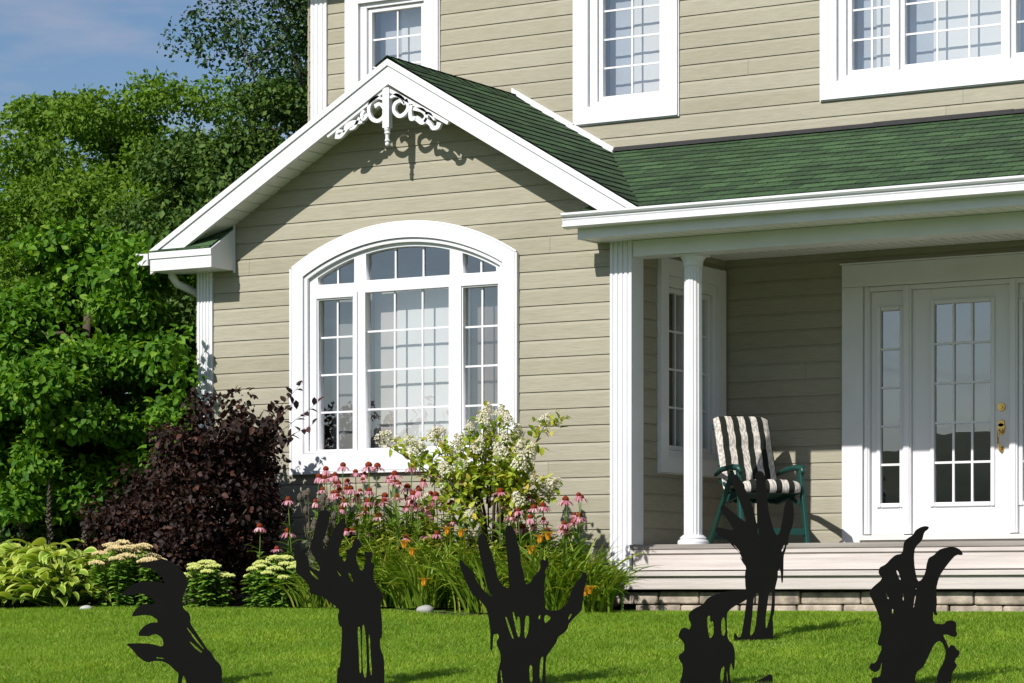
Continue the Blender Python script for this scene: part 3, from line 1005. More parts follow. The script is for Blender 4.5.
# eave returns: boxed ends with a small shingled top
YF = 18.70
def eave_return(x0, x1, face_x, YR=YR):
    m = MB()
    zb, zf, zk = 2.875, 3.035, 3.235
    m.prism([(YR - 0.004, zb), (YR - 0.004, zf), (YW - 0.016, zk), (YW - 0.016, zb)], 'x', x0, x1)
    m.box(x0 - 0.004, x1 + 0.004, YR - 0.016, YR - 0.006, zf - 0.055, zf + 0.002)
    o = m.build('eave_return', WHITE, house, bevel=0.003)
    q = MB()
    q.prism([(YR - 0.02, zf + .004), (YW - 0.016, zk + .006), (YW - 0.016, zk + .016), (YR - 0.02, zf + .014)], 'x', x0 - .01, x1 - 0.012)
    uv = [(p[0] + 40, (p[1] - YR) * 1.1) for p in q.v]
    q.build('return_shingles', SHINGLE, o, uv=uv)
    if face_x < 0: return
    q = MB(); q.box(x1 - 0.001 if face_x > 0 else x0 - .012, x1 + .012 if face_x > 0 else x0 + .001, YW - 0.034, YW - 0.016, zb - .02, zk + .03)
    q.build('return_trim', WHITE, o)
eave_return(XC - 2.452, -14.205, 1)
eave_return(-10.56, -10.36, -1, YF + 0.03)

# gutters
def gutter_profile(flip=1):
    return [(0, 0), (0, -0.100), (-0.106 * flip, -0.100), (-0.120 * flip, -0.093), (-0.120 * flip, -0.080), (-0.098 * flip, -0.073), (-0.098 * flip, -0.046), (-0.108 * flip, -0.034), (-0.100 * flip, -0.020), (-0.130 * flip, -0.010), (-0.136 * flip, -0.004), (-0.136 * flip, 0.012), (-0.112 * flip, 0.012), (-0.110 * flip, -0.02), (-0.010 * flip, -0.03), (-0.010 * flip, 0)]
YF = 18.70
m = MB()
m.prism([(YF + p[0], 3.056 + p[1]) for p in gutter_profile()], 'x', -10.712, XE + .3)
m.box(-10.716, -10.708, YF - 0.100, YF - 0.002, 2.953, 3.056)
m.build('gutter', WHITE, house)
m = MB()
m.prism([(XC - 2.47 + p[0], 3.03 + p[1]) for p in gutter_profile()], 'y', YR - 0.01, YM)
m.box(XC - 2.568, XC - 2.472, YR - .014, YR - .004, 2.93, 3.03)
m.build('gutter', WHITE, house)
m = MB()
m.tube([(-14.80, YR + 0.22, 2.93), (-14.80, YR + 0.22, 2.85), (-14.775, YR + 0.26, 2.79), (-14.70, YR + 0.42, 2.73), (-14.66, YR + 0.48, 2.66), (-14.66, YR + 0.48, 0.25), (-14.68, YR + 0.40, 0.12)], 0.035, n=10)
m.build('downspout', WHITE, house, smooth=True)

# porch fascia, eave soffit, beam, ceiling
m = MB()
m.box(-10.635, XE, YF, YF + 0.025, 2.876, 3.04)
m.prism([(YF + .002, 2.872), (YF + .002, 3.03), (YW - .002, 3.12), (YW - .002, 2.872)], 'x', -10.64, -10.615)
m.build('porch_fascia', WHITE, house, bevel=0.003)
m = MB()
n = 60
for k in range(n):
    xa = -10.614 + (XE + 10.614) * k / n
    xb = -10.614 + (XE + 10.614) * (k + 0.90) / n
    m.box(xa, xb, YF + 0.026, YW - 0.002, 2.880, 2.892)
m.box(-10.614, XE, YF + 0.026, YW - 0.002, 2.893, 2.90)
m.build('eave_soffit', SOFFIT, house)
m = MB()
m.box(-10.352 + 0.031, XE, YW - 0.012, YW + 0.20, 2.752, 2.878)
m.build('porch_beam', WHITE, house, bevel=0.004)
m = MB()
n = 70
for k in range(n):
    xa = XRT + 0.002 + (XE - XRT) * k / n
    xb = XRT + 0.002 + (XE - XRT) * (k + 0.86) / n
    m.box(xa, xb, YW + 0.202, YM - 0.016, 2.895, 2.905)
m.box(XRT, XE, YW + 0.202, YM - 0.016, 2.906, 2.92)
m.build('porch_ceiling', SOFFIT, house)

# round fluted columns
def column(x, y):
    m = MB()
    fl = [1, 1, .94, .92, .94, 1]
    m.lathe([(0.072, 0.56), (0.073, 1.3), (0.070, 2.66)], x, y, n=96, flute=fl)
    m.lathe([(0.122, 0.486), (0.122, 0.51), (0.114, 0.522), (0.100, 0.526), (0.106, 0.538), (0.090, 0.552), (0.078, 0.562)], x, y, n=40)
    m.lathe([(0.072, 2.66), (0.078, 2.672), (0.080, 2.70), (0.097, 2.728), (0.099, 2.735)], x, y, n=40)
    m.box(x - .098, x + .098, y - .098, y + .098, 2.736, 2.7515)
    m.build('column', WHITE, house)
column(-9.86, 19.16)
column(-6.2, 19.16)

# flashings where roofs meet the upper wall
m = MB()
p0 = Vector((-12.47, 0, APEX + 0.02)); p1 = Vector((-11.43, 0, 3.895))
m.prism([(-12.42, APEX + .078), (-11.40, APEX + .078 - SR * 1.02), (-11.40, APEX + .022 - SR * 1.02), (-12.42, APEX + .022)], 'y', YM - 0.040, YM - 0.016)
m.build('step_flashing', WHITE, house)
m = MB()
zf = ZEAVE + PSL * (YM - YEAVE)
xx = -11.40
while xx < XE:
    x2 = min(xx + 1.2, XE)
    dz = random.uniform(-.004, .004)
    m.prism([(YM - 0.075, zf - 0.012), (YM - 0.018, zf + 0.034 + dz), (YM - 0.012, zf + 0.034 + dz), (YM - 0.012, zf - 0.012)], 'x', xx, x2)
    xx = x2
m.build('wall_flashing', DARKFLASH, house)

# gable bracket: pierced scrollwork with a turned pendant
MBK = 18.722
def bk(zx, zy):                                       # scroll drawing (enlargement units) -> wall plane
    p = at_y(320 + zx / 6.206, 80 + zy / 6.206, MBK)
    return (p.x, p.z)
def band(m, pts, w, y0=MBK - .016, y1=MBK + .016):
    """flat sawn band along a polyline in the XZ plane"""
    pts = [np.array(p) for p in pts]
    L, R = [], []
    ws = [q * .86 for q in w] if hasattr(w, '__len__') else [w] * len(pts)
    for i, p in enumerate(pts):
        d = pts[min(i + 1, len(pts) - 1)] - pts[max(i - 1, 0)]
        d = d / (np.linalg.norm(d) + 1e-9)
        nn = np.array([-d[1], d[0]]) * ws[i] / 2
        L.append(p + nn); R.append(p - nn)
    v = [(a_[0], y, a_[1]) for y in (y0, y1) for side in (L, R) for a_ in side]
    n = len(pts)
    f = []
    for i in range(n - 1):
        f += [(i, i + 1, n + i + 1, n + i), (2 * n + i, 3 * n + i, 3 * n + i + 1, 2 * n + i + 1),
              (i, 2 * n + i, 2 * n + i + 1, i + 1), (n + i, n + i + 1, 3 * n + i + 1, 3 * n + i)]
    f += [(0, n, 3 * n, 2 * n), (n - 1, 3 * n - 1, 4 * n - 1, 2 * n - 1)]
    m.add(v, f)
def catmull(p, n=6):
    p = [np.array(q, float) for q in p]
    p = [2 * p[0] - p[1]] + p + [2 * p[-1] - p[-2]]
    out = []
    for i in range(1, len(p) - 2):
        for k in range(n):
            t = k / n
            out.append(0.5 * ((2 * p[i]) + (-p[i - 1] + p[i + 1]) * t + (2 * p[i - 1] - 5 * p[i] + 4 * p[i + 1] - p[i + 2]) * t * t + (-p[i - 1] + 3 * p[i] - 3 * p[i + 1] + p[i + 2]) * t ** 3))
    out.append(p[-2])
    return out
m = MB()
def bcurve(pts, w):
    c = catmull([bk(*q) for q in pts])
    if hasattr(w, '__len__'):
        w = list(np.interp(np.linspace(0, 1, len(c)), np.linspace(0, 1, len(w)), w))
    band(m, c, w)
band(m, [bk(410, 62), bk(50, 350)], 0.030)
band(m, [bk(428, 62), bk(800, 268)], 0.030)
# left scrolls
bcurve([(395, 120), (360, 110), (320, 140), (308, 190), (325, 240), (365, 255), (400, 225), (402, 180), (375, 150), (345, 165)], [.020, .034, .036, .036, .036, .036, .034, .032, .030, .040])
bcurve([(300, 215), (275, 240), (265, 215), (280, 190)], [.034, .046, .036, .026])
bcurve([(268, 262), (215, 268), (175, 290), (160, 320), (130, 352), (100, 350)], [.022, .052, .062, .034, .036, .050])
bcurve([(160, 320), (122, 318), (105, 335)], [.020, .030, .020])
bcurve([(250, 235), (220, 292), (190, 310)], [.030, .030, .016])
# right scrolls
bcurve([(440, 110), (480, 95), (520, 120), (530, 150), (505, 130), (470, 150), (465, 195), (495, 225), (530, 210), (552, 170), (540, 120)], [.022, .034, .036, .024, .030, .036, .036, .036, .036, .034, .030])
bcurve([(575, 150), (565, 200), (572, 240), (600, 235)], [.026, .036, .046, .030])
bcurve([(585, 180), (640, 190), (665, 225), (640, 262), (600, 235)], [.028, .044, .040, .052, .046])
bcurve([(655, 245), (690, 275), (705, 300), (735, 292), (745, 265)], [.046, .036, .036, .040, .050])
bcurve([(660, 205), (690, 215), (715, 250)], [.030, .030, .016])
# pendant
px0, pz0 = bk(398, 300); px1, _ = bk(438, 300); _, pzt = bk(418, 50)
pcx = (px0 + px1) / 2
m.box(px0, px1, MBK - 0.026, MBK + 0.026, pz0, pzt)
_, zt = bk(418, 412); h = pz0 - zt
m.lathe([(.004, zt), (.016, zt + .05 * h), (.020, zt + .14 * h), (.014, zt + .22 * h), (.024, zt + .30 * h), (.016, zt + .40 * h), (.016, zt + .62 * h), (.026, zt + .72 * h), (.020, zt + .82 * h), (.026, zt + .9 * h), (.026, zt + h)], pcx, MBK, n=14)
m.build('gable_bracket', WHITE, house)

# porch deck and steps
m = MB()
def boards(x0, x1, y0, y1, z0, z1, bevel=None):
    m.box(x0, x1, y0, y1, z0, z1)
y = 18.96
first = True
while y < YM - .02:
    y1 = min(y + 0.138, YM - .016)
    m.box(-10.318, XE, y, y1 - 0.004, 0.448, 0.486)
    y = y1
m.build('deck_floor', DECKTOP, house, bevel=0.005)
m = MB()
m.box(-10.30, XE, 18.985, 19.01, 0.285, 0.446)
m.box(-10.318, XE, 18.968, 18.984, 0.415, 0.446)
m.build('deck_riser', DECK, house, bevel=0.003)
m = MB()
for (ya, yb) in ((18.70, 18.835), (18.84, 18.98)):
    m.box(-10.44, XE, ya, yb, 0.236, 0.274)
m.box(-10.425, XE, 18.725, 18.75, 0.135, 0.234)
m.box(-10.42, -10.395, 18.751, 19.02, 0.135, 0.234)
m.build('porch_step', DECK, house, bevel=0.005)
m = MB()
rr = random.Random(4)
for row in range(2):
    xx = -10.36 + (0.17 if row else 0)
    zz0, zz1 = (0.005, 0.100) if row == 1 else (0.104, 0.104)
    z0, z1 = ((0.022, 0.118), (-0.08, 0.018))[row]
    while xx < XE:
        w = rr.uniform(0.34, 0.52)
        jit = rr.uniform(-.012, .012)
        m.box(xx + .005, min(xx + w, XE) - .005, 18.80 + jit, 18.99, z0 + rr.uniform(-.003, .004), z1 + rr.uniform(-.006, .003))
        xx += w
m.build('stone_footing', STONE, house, bevel=0.014)
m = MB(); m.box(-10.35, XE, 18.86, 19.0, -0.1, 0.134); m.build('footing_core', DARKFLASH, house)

# main roof above the frame: eave, soffit, slopes
m = MB()
m.box(XL - .35, XE + .35, 20.30, 20.325, 5.80, 5.98)
m.box(XL - .35, XE + .35, 20.326, YM, 5.80, 5.815)
m.build('eave', WHITE, house)
m = MB()
m.box(XL - .35, XE + .35, 29.35, 29.375, 5.80, 5.98)
m.box(XL - .35, XE + .35, 29.0, 29.349, 5.80, 5.815)
m.build('eave', WHITE, house)
mr_len = math.hypot(4.6, 4.6 * .6)
roof_strips('main_roof', (0, 20.27, 5.985), (1, 0, 0), Vector((0, 1, .6)).normalized(), lambda d: (XL - .35, XE + .35), mr_len, expo=0.28)
roof_strips('main_roof', (0, 29.41, 5.985), (1, 0, 0), Vector((0, -1, .6)).normalized(), lambda d: (XL - .35, XE + .35), mr_len, expo=0.28)
m = MB()
for xx in (XL, XE):
    m = MB()
    m.prism([(20.70, 5.8), (29.0, 5.8), (24.85, 8.3)], 'x', xx - .01, xx + .01)
    m.build('gable_end', SIDING, house)
# ------------------------------------------------------------------ black cut-out hands on the lawn
BLACK = mat_plain('matt black painted plate', (0.0042, 0.0040, 0.0037), 0.85, 0.10, 8, spec=0.12)
def z1(pts, ox, oy, s): return [(ox + x / s, oy + y / s) for x, y in pts]
HANDS = []
A = lambda p: z1(p, 115, 545, 4.95)
h1 = A([(103, 118), (122, 103), (150, 86), (195, 76), (240, 68), (285, 86), (330, 125), (352, 155), (362, 195), (345, 232), (335, 260), (332, 300), (345, 322), (366, 336), (374, 360), (370, 385), (400, 430), (440, 490), (455, 515), (475, 530), (490, 560), (522, 595), (530, 622), (527, 683)]) + [(222, 700), (176, 700)] + \
     A([(312, 683), (315, 632), (303, 626), (295, 618), (270, 592), (240, 576), (200, 573), (165, 582), (140, 572), (110, 548), (85, 515), (52, 488), (110, 486), (175, 488), (240, 506), (239, 470), (225, 451), (200, 440), (180, 446), (168, 452), (150, 451), (115, 450), (120, 430), (145, 400), (180, 383), (215, 384), (206, 365), (180, 350), (150, 346), (118, 350), (84, 355), (95, 325), (128, 296), (150, 290), (197, 296), (195, 275), (178, 262), (150, 245), (130, 240), (75, 248), (28, 252), (45, 230), (80, 200), (130, 180), (185, 178), (225, 184), (246, 194), (240, 165), (215, 140), (185, 119), (150, 109)])
h1h = [A([(350, 405), (362, 412), (400, 460), (446, 521), (432, 512), (395, 470)]), A([(366, 475), (382, 484), (436, 531), (425, 534), (385, 502)]), A([(204, 555), (243, 560), (244, 564), (205, 561)]),
       [(181.5, 682), (183.5, 674), (186, 681), (188, 690), (181.5, 690)]]
HANDS.append(('h1', h1, h1h, 'black cut-out clawed hand with five curled claws pointing left, leftmost on the lawn'))
A = lambda p: z1(p, 285, 505, 6.21)
B = lambda p: z1(p, 320, 573, 6.21)
h2 = A([(75, 233), (95, 260), (130, 310), (148, 350), (150, 380), (175, 396), (203, 410), (218, 405), (215, 388), (200, 350), (165, 300), (153, 260), (175, 200), (185, 150), (200, 90), (206, 55), (220, 34), (260, 30), (280, 45), (270, 120), (255, 170), (235, 200), (232, 250), (245, 277), (258, 272), (275, 210), (310, 140), (340, 100), (358, 84), (372, 82), (378, 95), (372, 140), (362, 190), (350, 240), (330, 288), (337, 312), (372, 358), (382, 330), (384, 300), (378, 281), (400, 275), (420, 255), (425, 222), (442, 205), (458, 215), (478, 243), (472, 264), (447, 276), (440, 330), (455, 380), (472, 408), (488, 402), (492, 370), (505, 342), (490, 312), (500, 285), (520, 296), (543, 290), (541, 318), (533, 345), (540, 360), (558, 365), (550, 400), (548, 450), (570, 510), (606, 548), (612, 578), (592, 608)]) + \
     B([(375, 195), (385, 290), (386, 402), (371, 410), (375, 470), (395, 520), (400, 600), (400, 683)]) + [(384.5, 702), (336, 702)] + \
     B([(105, 683), (108, 600), (112, 588), (124, 580), (134, 450), (138, 335), (120, 330), (109, 262), (120, 240)]) + \
     A([(330, 640), (285, 607), (240, 572), (200, 560), (150, 548), (154, 510), (138, 480), (100, 446), (68, 421), (68, 380), (70, 350), (55, 310), (58, 262)])
h2h = [B([(232, 335), (250, 335), (253, 420), (255, 500), (258, 615), (245, 627), (241, 500)]), B([(262, 326), (275, 318), (285, 400), (292, 560), (288, 640), (280, 656), (268, 620), (260, 500)]), B([(300, 380), (310, 385), (315, 520), (324, 620), (316, 642), (308, 600)]),
       A([(150, 404), (178, 425), (208, 455), (206, 464), (188, 455), (160, 425)]), A([(318, 404), (350, 438), (342, 442)]), A([(390, 415), (405, 420), (426, 476), (414, 476), (400, 450)])]
HANDS.append(('h2', h2, h2h, 'black cut-out open hand with bony fingertips, second from the left, below the coneflowers'))
C3 = lambda p: z1(p, 450, 520, 7.062)
D3 = lambda p: z1(p, 470, 590, 7.34)
h3 = C3([(70, 282), (78, 278), (92, 292), (120, 330), (165, 370), (185, 430), (240, 500), (292, 545), (300, 540), (268, 500), (245, 400), (225, 310), (205, 220), (195, 150), (205, 108), (225, 98), (245, 115), (270, 165), (300, 250), (320, 330), (340, 420), (370, 460), (400, 482), (420, 476), (415, 440), (410, 330), (400, 230), (390, 140), (388, 60), (405, 42), (425, 38), (442, 47), (460, 90), (480, 170), (497, 240), (500, 310), (520, 370), (532, 455), (560, 450), (580, 420), (590, 400), (630, 360), (640, 330), (635, 290), (652, 275), (675, 287), (697, 289), (699, 318), (680, 340), (668, 370), (680, 390), (668, 430), (665, 500), (668, 560)]) + \
     D3([(552, 60), (552, 140), (600, 152), (655, 148), (712, 105), (722, 70)]) + C3([(832, 590), (845, 530), (880, 450), (922, 410), (935, 372), (950, 365), (970, 388), (965, 430), (945, 500), (942, 570)]) + \
     D3([(830, 70), (825, 112), (820, 150), (780, 188), (750, 220), (725, 250), (715, 287), (690, 315), (645, 345), (640, 375), (575, 468), (556, 500), (555, 683)]) + [(545.5, 702), (497, 702)] + \
     D3([(198, 683), (200, 620), (212, 570), (226, 510), (222, 460), (200, 412), (193, 375), (212, 352), (208, 322), (185, 322), (170, 332), (168, 400), (164, 440), (155, 447), (148, 430), (150, 310), (140, 230), (126, 150), (104, 112), (70, 75), (45, 45)]) + C3([(165, 540), (140, 490), (110, 430), (85, 370), (65, 310)])
h3h = [D3([(545, 190), (565, 182), (597, 205), (560, 242), (545, 240)]), D3([(500, 195), (518, 180), (514, 214), (506, 214)]), D3([(258, 193), (272, 205), (322, 355), (311, 357), (275, 262)]), D3([(310, 150), (318, 152), (328, 185), (345, 240), (350, 190), (365, 205), (371, 300), (362, 346), (350, 342), (332, 270)]), D3([(405, 190), (435, 190), (432, 290), (408, 363), (398, 330)]),
       D3([(735, 175), (750, 175), (727, 218), (719, 212)]), D3([(222, 590), (230, 592), (240, 690), (232, 690)]), D3([(440, 683), (435, 570), (445, 545), (458, 570), (458, 690), (442, 690)]), D3([(513, 683), (511, 545), (525, 490), (539, 488), (535, 560), (528, 690), (514, 690)])]
HANDS.append(('h3', h3, h3h, 'black cut-out spread hand with long raised fingers, in front of the hydrangea'))
E4 = lambda p: z1(p, 700, 465, 6.827)
F4 = lambda p: z1(p, 670, 555, 5.338)
h4 = E4([(105, 440), (115, 425), (150, 430), (195, 440), (236, 446), (215, 420), (195, 380), (165, 345), (145, 315), (140, 290), (150, 270), (185, 290), (220, 320), (270, 360), (305, 388), (318, 380), (300, 330), (275, 260), (245, 180), (222, 132), (215, 92), (230, 66), (246, 64), (260, 76), (290, 130), (320, 190), (350, 260), (375, 350), (385, 400), (391, 396), (388, 300), (385, 200), (385, 120), (376, 70), (395, 40), (425, 45), (445, 80), (450, 150), (460, 240), (470, 330), (490, 400), (505, 450), (528, 488), (552, 440), (562, 380), (570, 330), (575, 290), (585, 250), (600, 226), (625, 245), (640, 290), (640, 360), (630, 420), (610, 470), (598, 530), (606, 540), (590, 548), (585, 580)]) + \
     F4([(606, 0), (605, 90), (602, 148), (595, 150), (590, 74), (575, 80), (575, 120), (558, 190), (560, 250), (556, 310), (547, 330), (550, 380), (550, 468), (338, 468), (342, 452), (342, 412), (356, 428), (362, 441), (380, 435), (395, 350), (408, 250), (415, 190), (403, 180), (400, 100), (408, 65), (385, 35), (372, 5)]) + E4([(290, 650), (274, 602), (240, 570), (205, 535), (215, 533), (180, 510), (140, 490), (110, 465)])
h4h = [E4([(222, 535), (250, 562), (278, 600), (262, 590)]), E4([(575, 540), (581, 555), (561, 595), (555, 585)]), E4([(392, 440), (398, 425), (402, 470), (396, 480)]),
       F4([(447, 212), (475, 195), (470, 260), (455, 400), (432, 434), (426, 420), (438, 330)]), F4([(528, 200), (545, 195), (545, 240), (535, 330), (511, 405), (510, 330), (520, 260)])]
HANDS.append(('h4', h4, h4h, 'black cut-out hand on a flat base standing farther back, in front of the patio chair'))
h5 = [(679.5, 702), (679.5, 683)] + F4([(65, 640), (70, 590), (50, 560), (45, 535), (75, 515), (77, 480), (68, 460), (42, 435), (58, 396), (80, 385), (106, 400), (115, 370), (100, 340), (100, 310), (130, 285), (175, 265), (200, 230), (240, 212), (290, 195), (350, 188), (415, 185), (455, 200), (460, 211), (440, 222), (405, 240), (380, 255), (340, 275), (310, 300), (302, 320), (305, 400), (308, 450), (338, 480), (347, 520), (345, 600), (338, 618), (332, 600), (328, 572), (318, 600), (318, 640), (325, 683)]) + [(731.5, 688), (752.5, 688)] + F4([(438, 683), (500, 655), (545, 632), (550, 683)]) + [(773.3, 702)]
h5h = [F4([(195, 335), (213, 320), (217, 360), (231, 350), (235, 420), (216, 448), (206, 430)]), F4([(275, 350), (283, 330), (293, 340), (298, 400), (290, 432), (279, 430), (272, 400)]), F4([(265, 690), (270, 612), (290, 590), (290, 622), (281, 690)]), F4([(307, 690), (302, 640), (304, 606), (311, 690)])]
HANDS.append(('h5', h5, h5h, 'black cut-out drooping hand with fingers bent right, before the based hand'))
G6 = lambda p: z1(p, 860, 520, 4.19)
h6 = [(872, 702)] + G6([(50, 683), (50, 660), (86, 658), (91, 620), (92, 590), (82, 628), (62, 640), (38, 622), (45, 600), (65, 600), (80, 570), (94, 530), (74, 524), (76, 505), (90, 460), (88, 428), (80, 418), (80, 400), (56, 345), (35, 302), (60, 276), (85, 256), (94, 240), (78, 225), (80, 200), (110, 185), (132, 160), (152, 145), (174, 142), (180, 130), (185, 90), (200, 76), (220, 65), (235, 40), (265, 25), (288, 27), (287, 38), (268, 52), (260, 85), (230, 115), (225, 150), (228, 200), (240, 258), (258, 252), (275, 220), (280, 185), (288, 158), (310, 148), (330, 125), (360, 115), (395, 112), (423, 126), (432, 148), (402, 145), (372, 178), (345, 215), (330, 240), (318, 290), (322, 350), (318, 378), (325, 400), (310, 395), (306, 372), (305, 432), (352, 438), (362, 424), (380, 420), (398, 425), (404, 440), (400, 460), (408, 480), (396, 492), (365, 480), (345, 480), (362, 512), (372, 540), (378, 525), (394, 525), (402, 540), (418, 550), (412, 572), (400, 580), (396, 596), (408, 610), (385, 640), (380, 683)]) + [(950.5, 702)]
h6h = [G6([(230, 690), (233, 640), (265, 615), (285, 572), (310, 520), (330, 506), (348, 516), (361, 550), (354, 590), (326, 640), (320, 690)]), G6([(105, 304), (112, 306), (123, 330), (115, 332)]), G6([(150, 212), (160, 212), (172, 250), (166, 252)]), G6([(178, 305), (184, 305), (184, 340), (178, 336)]), G6([(134, 372), (140, 374), (140, 395), (133, 390)]), G6([(229, 289), (240, 286), (236, 300), (231, 300)]), G6([(231, 311), (236, 313), (226, 370), (222, 366)])]
HANDS.append(('h6', h6, h6h, 'black cut-out hand with two tall hooked fingers and a bone knob, rightmost on the lawn'))

def lawn_point(px, py):
    """where the line of sight through (px, py) meets the lawn"""
    u = (px - 512) / F_PX; v = (HOR - py) / F_PX
    lo, hi = 3.0, 40.0
    f = lambda d: CZ + v * d - float(g_z((u * C_ - S_) * d, (u * S_ + C_) * d))
    prev = lo; d = lo
    while d < hi:
        if f(d) < 0:
            for _ in range(40):
                mid = (prev + d) / 2
                if f(mid) < 0: d = mid
                else: prev = mid
            break
        prev = d; d += 0.1
    return d
BASEROW = {'h1': (199, 691), 'h2': (360, 692), 'h3': (521, 690), 'h4': (754, 641), 'h5': (726, 689), 'h6': (911, 690)}
fwd = Vector((-S_, C_, 0)); rgt = Vector((C_, S_, 0))
for key, out, hol, lab in HANDS:
    bx_, by_ = BASEROW[key]
    d = lawn_point(bx_, by_)
    sc = d / F_PX
    base = rgt * ((bx_ - 512) * sc) + fwd * d + Vector((0, 0, CZ + (HOR - by_) * sc))
    cvt = lambda P: [((x - bx_) * sc, (by_ - y) * sc) for x, y in P]
    o2 = smooth_closed(cvt(out), 1)
    h2_ = [smooth_closed(cvt(h), 1) for h in hol]
    M = Matrix(((rgt.x, 0, fwd.x, 0), (rgt.y, 0, fwd.y, 0), (0, 1, 0, 0), (0, 0, 0, 1)))
    o = plate('hand_cutout', o2, h2_, 0.016, BLACK, M)
    o.location = base
    tag(o, lab, 'yard decoration', 'black hand silhouettes standing on the lawn')

# ------------------------------------------------------------------ patio chair with striped cushion
GREEN_RESIN = mat_plain('dark green resin', (0.005, 0.048, 0.038), 0.42, 0.12, 5)
def mat_stripes():
    m, n, l, b = new_mat('striped cushion cloth')
    tc = n.new('ShaderNodeTexCoord'); sx = n.new('ShaderNodeSeparateXYZ')
    l.new(tc.outputs['UV'], sx.inputs['Vector'])
    mu = n.new('ShaderNodeMath'); mu.operation = 'MULTIPLY'; mu.inputs[1].default_value = 4.5
    ad = n.new('ShaderNodeMath'); ad.operation = 'ADD'; ad.inputs[1].default_value = 0.10
    fr = n.new('ShaderNodeMath'); fr.operation = 'FRACT'
    gt = n.new('ShaderNodeMath'); gt.operation = 'GREATER_THAN'; gt.inputs[1].default_value = 0.52
    l.new(sx.outputs['X'], mu.inputs[0]); l.new(mu.outputs[0], ad.inputs[0]); l.new(ad.outputs[0], fr.inputs[0]); l.new(fr.outputs[0], gt.inputs[0])
    nz = n.new('ShaderNodeTexNoise'); nz.inputs['Scale'].default_value = 38; nz.inputs['Detail'].default_value = 4
    l.new(tc.outputs['UV'], nz.inputs['Vector'])
    r = ramp(n, [(0.44, (0.36, 0.33, 0.30)), (0.56, (0.62, 0.58, 0.53))])
    l.new(nz.outputs['Fac'], r.inputs['Fac'])
    mx = n.new('ShaderNodeMixRGB'); mx.inputs['Color2'].default_value = (0.018, 0.020, 0.016, 1)
    l.new(gt.outputs[0], mx.inputs['Fac']); l.new(r.outputs['Color'], mx.inputs['Color1']); l.new(mx.outputs['Color'], b.inputs['Base Color'])
    b.inputs['Roughness'].default_value = 0.95; b.inputs['Specular IOR Level'].default_value = 0.1
    return m
STRIPE = mat_stripes()
cx, cy, cz_ = -9.665, 19.93, 0.487
crz = math.radians(47)
chair = empty('patio_chair', (cx, cy, cz_), crz)
chair.scale = (.97, .97, .965)
tag(chair, 'dark green folding patio chair with high reclined back on the porch', 'chair')
W = 0.27                                                # half width between the arm frames; front is -y
# back and seat lines in the side plane (y, z)
SEAT_F, SEAT_B = (-0.27, 0.47), (0.20, 0.40)
BACK_B, BACK_T = (0.19, 0.36), (0.46, 1.03)
m = MB()
for k in range(9):
    t0, t1 = k / 9, (k + .8) / 9
    ya, yb = SEAT_F[0] + (SEAT_B[0] - SEAT_F[0]) * t0, SEAT_F[0] + (SEAT_B[0] - SEAT_F[0]) * t1
    za, zb = SEAT_F[1] + (SEAT_B[1] - SEAT_F[1]) * t0, SEAT_F[1] + (SEAT_B[1] - SEAT_F[1]) * t1
    m.bar((-.24, (ya + yb) / 2, (za + zb) / 2), (.24, (ya + yb) / 2, (za + zb) / 2), yb - ya, .018)
m.bar((-.255, -.285, .45), (.255, -.285, .45), .03, .055)
for s in (-1, 1): m.bar((s * .235, SEAT_F[0], SEAT_F[1] - .03), (s * .235, SEAT_B[0], SEAT_B[1] - .03), .03, .045)
m.build('seat', GREEN_RESIN, chair, bevel=.004)
m = MB()
for k in range(6):
    x = -.195 + .39 * k / 5
    m.bar((x, BACK_B[0], BACK_B[1]), (x, BACK_T[0], BACK_T[1]), .055, .016, up=(0, -1, 0.4))
for z in (0.05, .5, .97):
    y = BACK_B[0] + (BACK_T[0] - BACK_B[0]) * z; zz = BACK_B[1] + (BACK_T[1] - BACK_B[1]) * z
    m.bar((-.235, y + .012, zz), (.235, y + .012, zz), .05, .022, up=(0, -1, .4))
m.build('backrest', GREEN_RESIN, chair, bevel=.004)
for s in (-1, 1):
    m = MB()
    m.tube([(s * W, -.30, .60), (s * (W + .012), -.26, .635), (s * (W + .014), -.1, .648), (s * (W + .012), .12, .636), (s * W, .30, .60)], [.018, .026, .026, .023, .017], n=8)
    m.build('armrest', GREEN_RESIN, chair, smooth=True)
    m = MB(); m.bar((s * W, -.24, .62), (s * (W + .015), -.36, .0), .052, .034, up=(1, 0, 0)); m.build('leg', GREEN_RESIN, chair, bevel=.006)
    m = MB(); m.bar((s * (W + .03), -.18, .60), (s * (W + .035), .36, .0), .048, .03, up=(1, 0, 0)); m.build('leg', GREEN_RESIN, chair, bevel=.006)
    m = MB(); m.bar((s * (W - .035), -.30, .34), (s * (W - .035), .30, .56), .03, .02, up=(1, 0, 0)); m.build('side_rail', GREEN_RESIN, chair, bevel=.004)
m = MB(); m.bar((-W - .01, -.342, .11), (W + .01, -.342, .11), .028, .055); m.build('stretcher', GREEN_RESIN, chair, bevel=.004)
m = MB(); m.bar((-W - .03, .31, .08), (W + .03, .31, .08), .028, .05); m.build('stretcher', GREEN_RESIN, chair, bevel=.004)

